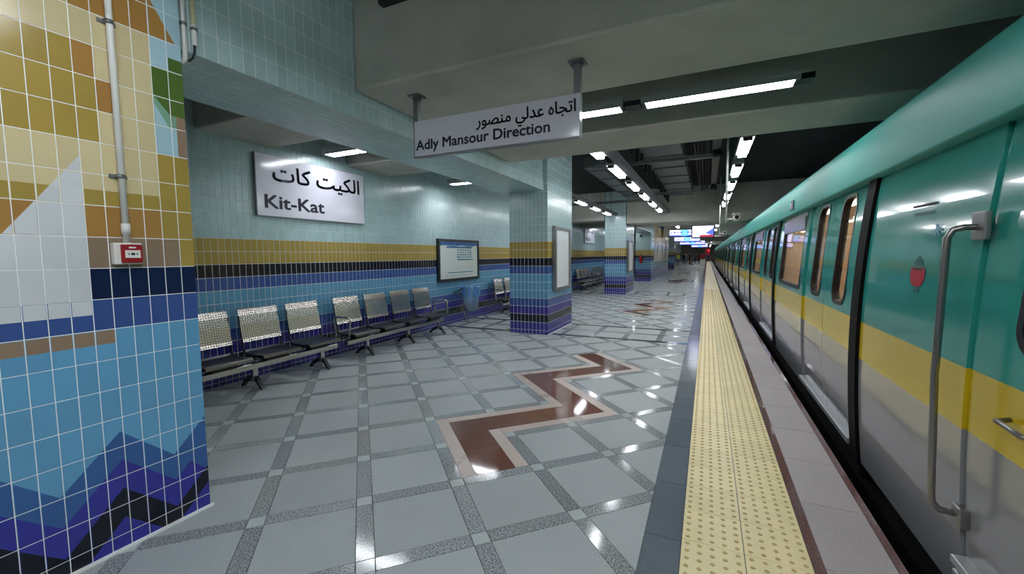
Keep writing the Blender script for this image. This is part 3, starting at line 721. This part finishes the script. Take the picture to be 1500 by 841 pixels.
def station_sign(label, y0, y1, z0, z1, detail=True):
    t = thing('station_sign', label, 'sign', (-5.29, (y0+y1)/2, z0), 'station name boards')
    X = -5.255
    box('backing', -5.306, X-.004, y0, y1, z0, z1, 'alu', t); box('face', X-.004, X, y0+.006, y1-.006, z0+.006, z1-.006, 'sign_white', t)
    W, Hh = y1-y0, z1-z0
    lettering('letter', 'Kit-Kat', 'ink', t, (X, y0+.06*W, z0+.135*Hh), (0, 1, 0), (0, 0, 1), width=.50*W, height=.21*Hh, bold=.024)
    lettering('arabic_letter', AR_KIT, 'ink', t, (X, y0+.125*W, z0+.525*Hh), (0, 1, 0), (0, 0, 1), width=.82*W, height=.34*Hh, bold=.012)
    return t
station_sign('large white wall sign reading Kit-Kat above the nearest benches', 3.507, 5.363, 2.10, 2.908)
station_sign('distant white station name sign on the wall seen between two pillars', 19.35, 21.2, 2.12, 2.98)

# framed map on the wall
t = thing('wall_map', 'dark framed white map board on the wall above the waste bag', 'poster', (-5.29, 8.35, .99))
X = -5.262
for nm, a in (('frame', (7.47, 7.53, .985, 1.935)), ('frame', (9.17, 9.23, .985, 1.935)), ('frame', (7.53, 9.17, .985, 1.045)), ('frame', (7.53, 9.17, 1.875, 1.935))):
    box(nm, -5.306, X+.02, a[0], a[1], a[2], a[3], 'frame_dark', t, bev=.006)
box('map_sheet', -5.306, X-.004, 7.53, 9.17, 1.045, 1.875, 'map_paper', t)
G = Geo(); q = X-.003
for a in ((7.55, 9.15, 1.80, 1.865), (7.8, 8.9, 1.735, 1.77)): G.box(q, q+.001, *a, m=0)
for i in range(5):
    yy = 8.25+random.uniform(-.02, .02)
    for j in range(6): G.box(q, q+.001, yy+.11*j, yy+.11*j+.09*random.uniform(.6, 1.1), 1.68-.055*i, 1.708-.055*i, m=1)
G.box(q, q+.001, 8.25, 8.95, 1.455, 1.475, m=1); G.box(q, q+.001, 7.85, 8.95, 1.165, 1.185, m=1)
for i in range(12): a = 7.75+.1*i; G.box(q, q+.001, a, a+.06, 1.09+.012*random.random(), 1.105+.012*random.random(), m=2)
for i in range(7): a = 8.1+.13*i; G.box(q, q+.001, a, a+.07, 1.27, 1.275, m=2); G.box(q, q+.001, a, a+.008, 1.27, 1.3+.05*random.random(), m=2)
G.build('printed_lines', ['map_blue', 'map_teal', 'map_grey'], t)
tube('printed_wave', [(q, 7.56+.1*i, 1.795+.016*math.sin(i*.9)) for i in range(16)], .01, 'map_teal', t, n=6)

def poster_case(label, y0, y1, z0, z1, xw):
    t = thing('poster_case', label, 'poster frame', (xw, (y0+y1)/2, z0), 'poster cases on the pillars')
    xo = xw+.075; bd = .085
    for nm, a in (('frame', (y0, y0+bd, z0, z1)), ('frame', (y1-bd, y1, z0, z1)), ('frame', (y0+bd, y1-bd, z0, z0+bd*.8)), ('frame', (y0+bd, y1-bd, z1-bd*.8, z1))):
        box(nm, xw, xo, a[0], a[1], a[2], a[3], 'alu', t, bev=.01)
    box('sheet', xw, xo-.03, y0+bd, y1-bd, z0+bd*.8, z1-bd*.8, 'poster_white', t)
    return t
poster_case('grey framed blank white poster on the side of the nearer banded pillar', 7.78, 8.80, .84, 2.13, -2.77)
poster_case('narrow grey poster frame on the side of the farther pillar', 16.75, 17.9, .86, 2.13, -2.86)

# ---------------------------------------------------------------- benches
def make_bench(nseat, length, arms, legs, y):
    t = thing('bench', 'x', 'bench', (-4.86, y, 0), 'steel wall benches')
    box('beam', -4.895, -4.825, y, y+length, .235, .305, 'steel', t, bev=.008)
    for ly in legs:
        yy = y+ly
        lg = box('leg', -4.885, -4.835, yy-.03, yy+.03, .09, .236, 'steel', t, bev=.004)
        pr = [(-4.82, .15), (-4.78, .11), (-4.735, .045), (-4.70, .012), (-4.70, 0), (-4.735, 0), (-4.76, .03), (-4.80, .075), (-4.86, .092), (-4.93, .085), (-5.02, .045), (-5.06, 0), (-5.095, 0), (-5.09, .02), (-5.03, .085), (-4.96, .125), (-4.90, .15)]
        n = len(pr); V = [(x, yy-.022, z) for x, z in pr]+[(x, yy+.022, z) for x, z in pr]
        F = [tuple(range(n))[::-1], tuple(range(n, 2*n))]+[(i, (i+1) % n, n+(i+1) % n, n+i) for i in range(n)]
        mesh('foot', V, F, 'chair_black', lg)
        for fx in (-4.718, -5.078): lathe('foot_pad', (fx, yy, 0), [(.022, 0), (.022, .012), (.01, .02)], 'steel', lg, n=10)
    pitch = .627
    for i in range(nseat):
        c = y+.25+pitch*i+(.03 if arms else .0); a, b_ = c-.25, c+.25
        prof = [(-5.178, .915), (-5.165, .932), (-5.148, .930), (-5.138, .905), (-5.122, .85), (-5.10, .74), (-5.085, .65), (-5.07, .57), (-5.055, .53)]
        V, F = profile_extrude(prof, a, b_, .008); mesh('backrest', V, F, 'steel_back', t, smooth=False)
        prof = [(-5.075, .43), (-5.04, .412), (-4.96, .400), (-4.85, .397), (-4.76, .405), (-4.71, .405), (-4.685, .395), (-4.68, .37)]
        V, F = profile_extrude(prof, a, b_, .008); mesh('seat', V, F, 'steel_seat_dark', t)
        for yy in (a+.004, b_-.004):
            pts = [(-5.128, yy, .84), (-5.10, yy, .66), (-5.075, yy, .52), (-5.07, yy, .45), (-5.045, yy, .408), (-4.99, yy, .385), (-4.86, yy, .375), (-4.72, yy, .385), (-4.69, yy, .37)]
            tube('side_frame', pts, [.011]*3+[.014]*4+[.012]*2, 'chair_black' if True else 'steel', t, n=8)
        box('seat_bracket', -4.93, -4.79, c-.14, c+.14, .305, .388, 'chair_black', t, bev=.01)
    if arms:
        for yy in (y-.02, y+length+.02):
            tube('armrest', [(-4.77, yy, .36), (-4.745, yy, .60), (-4.75, yy, .645), (-4.79, yy, .66), (-5.02, yy, .655), (-5.07, yy, .64), (-5.08, yy, .60), (-5.02, yy, .36)], .016, 'steel', t, n=8)
    return t
bn = make_bench(4, 2.46, False, (.4, 1.24, 2.2), 1.86); bn['label'] = 'perforated steel bench nearest the viewer, beside the mosaic pillar'
b2 = make_bench(4, 2.50, True, (.42, 1.42, 2.38), 4.50); b2['label'] = 'steel bench with armrests in the middle of the tiled wall'
for y, lb in ((9.75, 'steel bench half hidden behind the nearer banded pillar'), (17.45, 'distant steel bench between the two banded pillars, nearer of the pair'), (20.15, 'distant steel bench against the far pillar, farther of the pair')):
    c = copy_tree(b2); c.location = (-4.86, y, 0); c['label'] = lb

# ---------------------------------------------------------------- waste bag on a stand
t = thing('waste_bin', 'blue plastic waste bag hung on a metal ring stand by the wall', 'bin', (-5.02, 8.42, 0))
n = 26; V = []; F = []; cx, cy = -5.02, 8.42
pr = [(.135, .26), (.15, .30), (.165, .45), (.19, .62), (.215, .76), (.225, .82), (.212, .845), (.20, .83), (.18, .70)]
for k_, (r, z) in enumerate(pr):
    for q in range(n):
        an = 2*math.pi*q/n; rr = r*(1+.09*math.sin(q*3.7+k_*.8)+.05*math.sin(q*7.1+k_)) if k_ not in (5, 6) else r*(1+.015*math.sin(q*5))
        V.append((cx+rr*math.cos(an), cy+rr*math.sin(an), z+.012*math.sin(q*2.3+k_)))
for i in range(len(pr)-1):
    for q in range(n): F.append((i*n+q, i*n+(q+1) % n, (i+1)*n+(q+1) % n, (i+1)*n+q))
F.append(tuple(range(n-1, -1, -1)))
mesh('bag', V, F, 'bag_clear', t, smooth=True)
V = []; F = []
pr2 = [(.192, .60), (.205, .63), (.218, .72), (.232, .82), (.236, .842), (.222, .856), (.205, .845)]
for k_, (r_, z) in enumerate(pr2):
    for q in range(n):
        an = 2*math.pi*q/n; rr = r_*(1+.035*math.sin(q*2.7+k_*.6)+.02*math.sin(q*6.1+k_)); V.append((cx+rr*math.cos(an), cy+rr*math.sin(an), z+(.03*math.sin(q*1.7) if k_ == 0 else .008*math.sin(q*2.3+k_))))
for i in range(len(pr2)-1):
    for q in range(n): F.append((i*n+q, i*n+(q+1) % n, (i+1)*n+(q+1) % n, (i+1)*n+q))
mesh('bag_collar', V, F, 'bag_blue', t, smooth=True)
tube('ring', [(cx+.222*math.cos(a*math.pi/12), cy+.222*math.sin(a*math.pi/12), .828) for a in range(25)], .009, 'steel', t, n=8)
tube('stand', [(cx-.225, cy, .83), (cx-.225, cy, .35), (cx-.20, cy+.03, .12), (cx-.14, cy+.1, .01)], .011, 'steel', t, n=8)
tube('stand_foot', [(cx-.20, cy, .1), (cx-.05, cy-.16, .012), (cx+.04, cy-.18, .012)], .010, 'steel', t, n=8)
tube('side_arm', [(cx-.1, cy-.22, .80), (cx-.2, cy-.34, .72), (cx-.26, cy-.36, .7)], .012, 'chair_black', t, n=8)
lathe('litter', (cx, cy, .285), [(.02, 0), (.12, 0), (.135, .12), (.05, .18)], 'trash', t, n=14)

# ---------------------------------------------------------------- train
xs = lambda z: 1.04+.06*((z-.9)/1.05)**2
train = thing('metro_train', 'teal, yellow and grey metro train standing along the platform', 'train', (2.3, 0, -1.2))
PER = 4.35; P0 = 3.86; NU = 16
ZT, ZS1, ZS0, ZB = 2.10, 1.04, .765, -.03
def strip(G, y0, y1, z0, z1, d, m, nz=None):
    nz = nz or max(1, int((z1-z0)/.14)); V = []; F = []
    for i in range(nz+1):
        z = z0+(z1-z0)*i/nz; V += [(xs(z)+d, y0, z), (xs(z)+d, y1, z)]
    for i in range(nz): F.append((2*i, 2*i+2, 2*i+3, 2*i+1))
    G.add(V, F, m)
def rloop(y0, y1, z0, z1, r, k=6):
    P = []
    for cy_, cz_, st in ((y1-r, z1-r, 0), (y0+r, z1-r, 90), (y0+r, z0+r, 180), (y1-r, z0+r, 270)):
        for i in range(k+1):
            a = math.radians(st+90*i/k); P.append((cy_+r*math.cos(a), cz_+r*math.sin(a)))
    return P
def holed(G, y0, y1, z0, z1, hole, r, d, m):
    a, b_, c, e = hole
    strip(G, y0, a, z0, z1, d, m, 8); strip(G, b_, y1, z0, z1, d, m, 8); strip(G, a, b_, z0, c, d, m, 1); strip(G, a, b_, e, z1, d, m, 1)
    L_ = rloop(a, b_, c, e, r); k = 7; cor = [(b_, e), (a, e), (a, c), (b_, c)]
    for q in range(4):
        arc = L_[q*k:(q+1)*k]; V = [(xs(cor[q][1])+d, *cor[q])]+[(xs(z)+d, y, z) for y, z in arc]
        G.add(V, [(0, i+1, i+2) for i in range(k-1)], m)
def gasket(name, hole, r, wd, d, parent, mt='gasket', proud=.006, deep=.05):
    a, b_, c, e = hole; A_ = rloop(a-.004, b_+.004, c-.004, e+.004, r); B_ = rloop(a+wd, b_-wd, c+wd, e-wd, max(r-wd, .02)); n = len(A_)
    V = [(xs(z)+d+deep, y, z) for y, z in A_]+[(xs(z)+d-proud, y, z) for y, z in A_]+[(xs(z)+d-proud, y, z) for y, z in B_]+[(xs(z)+d+deep, y, z) for y, z in B_]
    F = []
    for i in range(n):
        j = (i+1) % n
        for s_ in range(3): F.append((s_*n+i, s_*n+j, (s_+1)*n+j, (s_+1)*n+i))
    return mesh(name, V, F, mt, parent, smooth=False)
def pane(name, hole, r, wd, d, parent, mt='glass'):
    a, b_, c, e = hole; L_ = rloop(a+wd, b_-wd, c+wd, e-wd, max(r-wd, .02)); k = 7
    right = L_[21:28]+L_[0:7]; left = L_[14:21][::-1]+L_[7:14][::-1]
    V = []; F = []
    for (yr, zr_), (yl, zl) in zip(right, left): V += [(xs(zr_)+d, yl, zr_), (xs(zr_)+d, yr, zr_)]
    n = len(right)
    for i in range(n-1): F.append((2*i, 2*i+2, 2*i+3, 2*i+1))
    return mesh(name, V, F, mt, parent, smooth=True)
def side(name, y0, y1, d, hole=None, r=.1, wd=.02, zb=ZB, sub=True, mt='glass', zt=ZT):
    G = Geo(); strip(G, y0, y1, zb, ZS0, d, 2); strip(G, y0, y1, ZS0, ZS1, d, 1)
    if hole: holed(G, y0, y1, ZS1, zt, hole, r, d, 0)
    else: strip(G, y0, y1, ZS1, zt, d, 0)
    # returns at both ends give the panel its thickness
    for yy, fl in ((y0, 1), (y1, 0)):
        for z0, z1, m in ((zb, ZS0, 2), (ZS0, ZS1, 1), (ZS1, zt, 0)):
            nz = 5; V = []; F = []
            for i in range(nz+1):
                z = z0+(z1-z0)*i/nz; V += [(xs(z)+d, yy, z), (xs(z)+d+.06, yy, z)]
            for i in range(nz): F.append((2*i, 2*i+1, 2*i+3, 2*i+2) if fl else (2*i, 2*i+2, 2*i+3, 2*i+1))
            G.add(V, F, m)
    o = G.build(name, ['teal', 'train_yellow', 'train_grey'], train, smooth=False)
    if hole:
        gasket('window_gasket', hole, r, wd, d, o); pane('window_pane', hole, r, wd, d+.015, o, mt)
    return o
unit = []
y = P0
G = Geo()
for z0, z1 in ((-.06, ZT),):
    nz = 14; V = []; F = []
    for i in range(nz+1):
        z = z0+(z1-z0)*i/nz; V += [(xs(z)+.06, y, z), (xs(z)-.02, y+.012, z), (xs(z)-.02, y+.178, z), (xs(z)+.06, y+.19, z)]
    for i in range(nz):
        for q in range(3): F.append((4*i+q, 4*i+q+1, 4*i+4+q+1, 4*i+4+q))
    F.append((0, 1, 2, 3)); G.add(V, F)
unit.append(G.build('door_pillar', 'train_black', train))
unit.append(side('door_leaf', y+.192, y+1.186, .018, (y+.50, y+.92, 1.10, 2.055), .13, .025, zb=.07))
unit.append(side('door_leaf', y+1.198, y+2.115, .018, (y+1.35, y+1.79, 1.10, 2.055), .13, .025, zb=.07))
for ya in (1.18, 2.112):
    G = Geo(); strip(G, y+ya, y+ya+.024, .03, ZT, .03, 0, 12); unit.append(G.build('door_seal', 'train_black', train))
unit.append(box('door_sill', 1.045, 1.2, y+.19, y+2.12, .03, .075, 'sill', train, bev=.004))
unit.append(box('sill_skirt', 1.095, 1.2, y+.19, y+2.12, -.05, .03, 'underframe', train))
wp = side('window_panel', y+2.13, y+PER, 0.0, (y+2.32, y+3.92, 1.10, 2.055), .07, .045); unit.append(wp)
o = box('window_hopper', 1.085, 1.115, y+2.37, y+3.87, 1.84, 2.01, 'window_hood', wp, bev=.004)
unit.append(box('partition', 1.2, 1.75, y+2.16, y+2.19, .05, 1.9, 'cabin_cream', train)); unit.append(box('partition', 1.2, 1.75, y+.14, y+.17, .05, 1.9, 'cabin_cream', train))
unit.append(tube('grab_pole', [(1.7, y+.25, .03), (1.7, y+.25, 2.25)], .016, 'cabin_yellow', train, n=8)); unit.append(tube('grab_pole', [(1.7, y+2.05, .03), (1.7, y+2.05, 2.25)], .016, 'cabin_yellow', train, n=8))
unit.append(box('cabin_seat', 3.15, 3.62, y+.4, y+4.1, .4, .5, 'cabin_seat', train, bev=.02)); unit.append(box('cabin_seat_back', 3.52, 3.64, y+.4, y+4.1, .5, .95, 'cabin_seat', train, bev=.02))
unit.append(box('cabin_window', 3.63, 3.66, y+.7, y+3.8, 1.1, 1.95, 'glass_dark', train))
unit.append(tube('overhead_rail', [(1.75, y+.2, 1.95), (1.75, y+4.2, 1.95)], .014, 'rail_steel', train, n=8))
for k in range(1, NU):
    for o in unit:
        c = copy_tree(o, train); c.location = (0, PER*k, 0)
YE = P0+PER*NU
# curved cant rail and roof above the doors
pr = [(1.13, 2.085), (1.05, 2.088), (1.047, 2.10), (1.047, 2.18), (1.056, 2.28), (1.08, 2.39), (1.12, 2.475), (1.18, 2.54), (1.30, 2.60), (1.6, 2.67), (2.0, 2.70), (2.4, 2.71), (3.6, 2.5), (3.75, 2.1)]
V = []; F = []
for yy in (-3.0, YE): V += [(x, yy, z) for x, z in pr]
n = len(pr)
for i in range(n-1): F.append((i, i+1, n+i+1, n+i))
cr = mesh('cant_rail', V, F, 'teal_cant', train, smooth=True)
tag_logo = Geo()
# emblem on the cant rail
def on_cant(y, s): return (1.05, y, s)
for k in (0, 4, 8):
    yy = 6.9+PER*k
    box('cant_emblem', 1.036, 1.046, yy-.12, yy+.12, 2.14, 2.27, 'sticker_grey', train, bev=.003)
    for q in (-.06, .05): box('emblem_mark', 1.033, 1.037, yy+q-.025, yy+q+.03, 2.165, 2.245, 'sticker_red' if q < 0 else 'sticker_white', train)
# cab end nearest the viewer
side('cab_panel', 2.47, P0-.004, 0.0)
side('cab_door', 1.40, 2.452, .012, (1.50, 2.19, 1.17, 2.0), .1, .03, mt='glass_dark')
G = Geo(); strip(G, 2.445, 2.478, -.03, ZT, .03, 0, 12); G.build('cab_door_seal', 'sticker_dark', train)
side('cab_side', -3.0, 1.39, 0.0)
gr = tube('grab_rail', [(1.07, 2.455, 1.655), (1.0, 2.46, 1.655), (.965, 2.465, 1.645), (.950, 2.47, 1.61), (.948, 2.47, 1.5), (.94, 2.47, 1.0), (.955, 2.47, .46), (.96, 2.47, .41), (.985, 2.465, .38), (1.07, 2.455, .375)], .014, 'rail_steel', train, n=10)
box('rail_bracket', 1.035, 1.06, 2.40, 2.50, 1.60, 1.72, 'rail_steel', gr, bev=.006); box('rail_bracket', 1.03, 1.07, 2.41, 2.49, .33, .42, 'rail_steel', gr, bev=.006)
tube('door_handle', [(1.05, 2.18, .915), (1.005, 2.16, .912), (1.005, 2.02, .905), (1.05, 2.0, .905)], .010, 'rail_steel', train, n=8)
box('cab_step', 1.02, 1.1, 1.5, 2.44, .165, .20, 'sill', train, bev=.006); box('cab_step', 1.03, 1.1, 1.5, 2.44, .115, .135, 'sill', train, bev=.005)
# markings on the cab
e = thing if False else None
def decal(name, pts, mt, d=.003):
    V = [(xs(z)-d, y_, z) for y_, z in pts]; return mesh(name, V, [tuple(range(len(V)))], mt, train)
decal('emblem_shield', [(2.945, 1.465), (2.94, 1.405), (2.975, 1.365), (3.03, 1.358), (3.085, 1.37), (3.115, 1.41), (3.11, 1.465)], 'sticker_red')
decal('emblem_crown', [(2.975, 1.475), (3.08, 1.475), (3.07, 1.505), (3.035, 1.53), (2.99, 1.505)], 'sticker_grey')
decal('emblem_base', [(2.99, 1.33), (3.065, 1.33), (3.055, 1.35), (3.0, 1.35)], 'sticker_grey'); decal('emblem_detail', [(2.97, 1.46), (2.97, 1.452), (3.085, 1.452), (3.085, 1.46)], 'sticker_dark', .004)
for i, (ya, yb, z) in enumerate(((2.93, 3.22, 1.80), (2.95, 3.18, 1.755))): decal('marking_line', [(ya, z), (yb, z+.004), (yb, z+.018), (ya, z+.014)], 'sticker_dark' if i == 0 else 'sticker_grey')
for q in range(3):
    a = q*math.pi/3; c_, d_ = math.cos(a), math.sin(a)
    decal('round_mark', [(2.88+.05*c_-.008*d_, 1.665+.035*d_+.006*c_), (2.88-.05*c_-.008*d_, 1.665-.035*d_+.006*c_), (2.88-.05*c_+.008*d_, 1.665-.035*d_-.006*c_), (2.88+.05*c_+.008*d_, 1.665+.035*d_-.006*c_)], 'sticker_blue', .003+.0005*q)
# cabin shell and under-frame
box('cabin_floor', 1.16, 3.66, P0, YE, -.03, .03, 'cabin_floor', train); box('cabin_wall', 3.66, 3.75, P0, YE, -.03, 2.3, 'cabin_cream', train)
box('cabin_ceiling', 1.2, 3.7, P0, YE, 2.28, 2.33, 'cabin_white', train); box('cabin_bulkhead', 1.13, 3.7, P0-.03, P0+.02, 0, 2.3, 'cabin_cream', train)
box('door_header', 1.135, 1.25, P0, YE, 2.08, 2.29, 'cabin_white', train)
for x in (1.9, 3.0): box('cabin_lamp', x-.09, x+.09, P0+.3, YE-.3, 2.262, 2.28, 'cabin_led', train)
box('cab_interior', 1.2, 3.7, -2.9, P0-.05, -.03, 2.3, 'train_black', train)
box('underframe', 1.22, 3.6, -3, YE, -1.0, -.03, 'underframe', train)
for k in range(0, NU, 4): lathe('axle_box', (1.16, P0+.25+PER*k, -.16), [(.0, -.02), (.06, -.02), (.09, 0), (.11, .06)], 'rubber', train, axis='x', n=16)

# ---------------------------------------------------------------- far end of the platform
t = thing('mural_panel', 'large pale picture mural on the wall past the far pillar', 'mural', (-3.0, 31, 0))
box('panel_wall', -3.3, -2.99, 26.52, 37.2, 0, 3.6, 'tile_azure', t)
box('mural_sheet', -2.99, -2.95, 26.6, 37.0, 1.1, 3.35, 'mural_white', t); box('mural_top', -2.95, -2.94, 26.6, 37.0, 2.2, 3.3, 'mural_beige', t)
for i in range(7): box('mural_column', -2.95, -2.935, 27.2+1.4*i, 27.7+1.4*i, 1.3+.2*(i % 2), 2.2+.5*(i % 3)/2, 'mural_grey' if i % 2 else 'mural_white', t)
box('base_band', -2.99, -2.98, 26.52, 37.2, 0, .7, 'tile_blue', t)
t = thing('fire_extinguisher', 'red fire extinguisher hung on the far tiled pillar', 'extinguisher', (-3.46, 24.9, 1.05))
lathe('cylinder', (-3.46, 24.9, 1.05), [(.05, 0), (.085, .02), (.09, .35), (.06, .44), (.025, .47)], 'sticker_red', t, n=16)
box('valve', -3.5, -3.42, 24.87, 24.93, 1.52, 1.57, 'gasket', t); tube('hose', [(-3.44, 24.85, 1.53), (-3.38, 24.84, 1.45), (-3.36, 24.85, 1.2)], .012, 'rubber', t, n=6)
tag(lathe('dome_camera', (-3.49, 24.93, 2.62), [(.0, -.07), (.05, -.05), (.07, 0), (.07, .06)], 'gasket', n=14, axis='y', origin=(-3.49, 25, 2.62)), 'small black dome camera on the far tiled pillar', 'camera')
def lit_sign(label, x0, x1, y, z0, z1, mid=None):
    t = thing('illuminated_sign', label, 'sign', ((x0+x1)/2, y, z0), 'lit signs over the far platform')
    box('case', x0-.03, x1+.03, y, y+.12, z0-.03, z1+.03, 'screen_frame', t); box('face', x0, x1, y-.006, y, z0, z1, 'lit_panel', t)
    for q in range(9):
        if q != 4: box('text_bar', x0+(x1-x0)*(q+.2)/9, x0+(x1-x0)*(q+.85)/9, y-.012, y-.006, z0+(z1-z0)*.5, z0+(z1-z0)*(.62+.08*(q % 2)), 'lit_blue', t)
    m_ = (x0+x1)/2; box('blue_centre', m_-.16, m_+.16, y-.010, y-.006, z0, z1, 'lit_cyan', t); box('blue_edge', x0, x1, y-.010, y-.006, z0, z0+.04, 'lit_blue', t)
    for x in (x0+.1, x1-.1): tube('hanger_rod', [(x, y+.06, z1), (x, y+.06, 3.999)], .012, 'galv', t, n=6)
lit_sign('glowing white and blue sign left of the screen', -1.6, -.32, 20.6, 2.38, 2.66); lit_sign('second glowing sign beyond the screen', -1.75, -.4, 26, 2.28, 2.52)
lit_sign('small glowing sign deep down the platform', -2.0, -.2, 36, 2.3, 2.6); lit_sign('tiny farthest glowing sign over the people', -1.6, .0, 50, 2.3, 2.7)
t = thing('television_screen', 'hanging screen showing a red, white and blue picture over the far platform', 'screen', (-.18, 18.75, 2.22))
box('case', -.62, .24, 18.75, 18.85, 2.2, 2.74, 'screen_frame', t); box('picture', -.58, .2, 18.742, 18.75, 2.25, 2.69, 'lit_panel', t)
mesh('picture_blue', [(-.1, 18.741, 2.4), (.2, 18.741, 2.3), (.2, 18.741, 2.6)], [(0, 1, 2)], 'lit_blue', t); box('picture_red', -.3, .2, 18.739, 18.742, 2.25, 2.33, 'screen_red', t)
for x in (-.5, .12): tube('hanger_rod', [(x, 18.8, 2.74), (x, 18.8, 3.999)], .012, 'galv', t, n=6)
t = thing('signal_lamp', 'red signal lamp at the far end of the platform', 'signal', (.1, 90, 0))
box('post', .05, .15, 90, 90.1, 0, 2.6, 'dark_steel', t); box('head', -.4, .5, 89.9, 90.1, 1.3, 2.7, 'maroon', t, bev=.05); lathe('red_lens', (.2, 89.9, 2.2), [(.16, -.03), (.18, 0)], 'lit_red', t, axis='y', n=14)

# people far down the platform
def person(label, x, y, face, top, legs, bag=None, stride=.12, h=1.72, crouch=0., arm=.0):
    s = h/1.75; J = {}; E_ = []; Rr = {}
    def j(n, p, r): J[n] = p; Rr[n] = r*s
    dz = -crouch
    j('pel', (0, 0, .95+dz), .13); j('waist', (0, .01+crouch*.2, 1.12+dz), .125); j('chest', (0, .02+crouch*.4, 1.32+dz), .15); j('neck', (0, .03+crouch*.5, 1.47+dz), .06)
    j('head', (0, .05+crouch*.55, 1.60+dz), .095); j('crown', (0, .05+crouch*.55, 1.70+dz), .07)
    for q, sd in ((-1, 'l'), (1, 'r')):
        st = stride*q
        j('hip'+sd, (.09*q, 0, .88+dz), .095); j('knee'+sd, (.10*q, st*.6+.06+crouch*.5, .50+dz*.55), .062); j('ank'+sd, (.10*q, st-.02, .09), .042); j('toe'+sd, (.11*q, st+.16, .04), .036)
        j('sho'+sd, (.19*q, .02+crouch*.4, 1.40+dz), .07); j('elb'+sd, (.245*q, -.02-st*.5+arm*.1+crouch*.5, 1.13+dz+arm*.1), .045); j('wri'+sd, (.25*q, .08-st*.6+arm*.25+crouch*.6, .90+dz+arm*.25), .03); j('pal'+sd, (.25*q, .10-st*.6+arm*.3+crouch*.6, .83+dz+arm*.27), .028)
        E_ += [('pel', 'hip'+sd), ('hip'+sd, 'knee'+sd), ('knee'+sd, 'ank'+sd), ('ank'+sd, 'toe'+sd), ('chest', 'sho'+sd), ('sho'+sd, 'elb'+sd), ('elb'+sd, 'wri'+sd), ('wri'+sd, 'pal'+sd)]
        px, py, pz = J['pal'+sd]
        for f in range(5):
            nm = 'f%d%s' % (f, sd); ln = (.06, .085, .09, .085, .07)[f]
            j(nm, (px-q*.012+q*.002, py+.03-.016*f, pz-ln if f else pz-.035), .009); E_.append(('pal'+sd, nm))
    E_ += [('pel', 'waist'), ('waist', 'chest'), ('chest', 'neck'), ('neck', 'head'), ('head', 'crown')]
    names = list(J); ix = {n_: i for i, n_ in enumerate(names)}
    ca, sa = math.cos(face), math.sin(face)
    V = [((J[n_][0]*ca-J[n_][1]*sa)*s, (J[n_][0]*sa+J[n_][1]*ca)*s, J[n_][2]*s) for n_ in names]
    me = bpy.data.meshes.new('person'); me.from_pydata(V, [(ix[a], ix[b_]) for a, b_ in E_], [])
    ob = bpy.data.objects.new('tmp', me); COL.objects.link(ob)
    md = ob.modifiers.new('skin', 'SKIN'); md.use_smooth_shade = True
    sk = me.skin_vertices[0].data
    for n_ in names: sk[ix[n_]].radius = (Rr[n_], Rr[n_]); sk[ix[n_]].use_root = n_ == 'pel'
    sb = ob.modifiers.new('sub', 'SUBSURF'); sb.levels = 1; sb.render_levels = 1
    ev = ob.evaluated_get(bpy.context.evaluated_depsgraph_get()); nm = bpy.data.meshes.new_from_object(ev)
    bpy.data.objects.remove(ob); nm.materials.clear()
    for m_ in (legs, top, 'skin', 'hair'): nm.materials.append(MATS[m_])
    for p in nm.polygons:
        z = p.center[2]/s; r_ = math.hypot(p.center[0], p.center[1])/s
        back = (-p.center[0]*sa+0)*0
        if z > 1.64+dz: k = 3
        elif z > 1.44+dz: k = 2
        elif r_ > .2 and z < .93+dz and z > .65+dz: k = 2
        elif z > .96+dz or (r_ > .2 and z > .9+dz): k = 1
        else: k = 0
        p.material_index = k
    o = bpy.data.objects.new('person', nm); COL.objects.link(o); o.location = (x, y, 0)
    tag(o, label, 'person', 'people far down the platform'); BASE[o.name] = (x, y, 0)
    # face: eyes, nose, mouth, ears
    f = Vector((-sa, ca, 0)); r = Vector((ca, sa, 0)); hc = Vector((0, 0, (1.61+dz)*s))+f*(.05+crouch*.55)*s
    def dot(n_, a, b_, c_, sz, m_):
        c = Vector((x, y, 0))+hc+r*a*s+f*b_*s+Vector((0, 0, c_*s))
        V, F = boxgeo(c.x-sz, c.x+sz, c.y-sz, c.y+sz, c.z-sz, c.z+sz); mesh(n_, V, F, m_, o)
    for q in (-1, 1): dot('eye', .03*q, .085, .0, .008, 'hair'); dot('ear', .09*q, 0, -.01, .014, 'skin')
    dot('nose', 0, .1, -.03, .011, 'skin'); dot('mouth', 0, .088, -.06, .009, 'maroon')
    return o
PE = math.pi
person('person in a yellow-green vest standing left of the far group', -3.5, 59.0, PE, 'vest', 'grey_cloth')
person('person in black behind the far group beside the green vest', -3.2, 68, PE*.9, 'black_cloth', 'navy_cloth')
person('person in pale grey standing among the far group', -2.9, 70, 0, 'sand', 'grey_cloth')
person('person in dark jacket walking in the far group', -2.3, 65, PE*1.1, 'navy_cloth', 'black_cloth', stride=.22)
person('person bending down beside a pale bag in the far group', -1.9, 64, PE*.6, 'sand', 'black_cloth', crouch=.38, stride=.05)
person('person in a blue denim top behind the bending person', -1.6, 67, PE, 'denim', 'black_cloth')
person('person in maroon walking at the right of the far group', -1.1, 66, PE, 'maroon', 'navy_cloth', stride=.2)
person('person in red standing by the pale trolley case', -.6, 62, PE*1.05, 'red_cloth', 'black_cloth', arm=.6)
t = thing('trolley_case', 'pale wheeled case standing on the far platform in front of a red top', 'suitcase', (-.55, 60.6, 0))
box('shell', -.85, -.25, 60.4, 60.8, .08, .85, 'suitcase', t, bev=.05); tube('handle', [(-.7, 60.75, .85), (-.7, 60.78, 1.1), (-.4, 60.78, 1.1), (-.4, 60.75, .85)], .015, 'dark_steel', t, n=6)
for q in (-.75, -.35): lathe('wheel', (q, 60.6, .05), [(.05, -.02), (.05, .02)], 'rubber', t, axis='x', n=10)
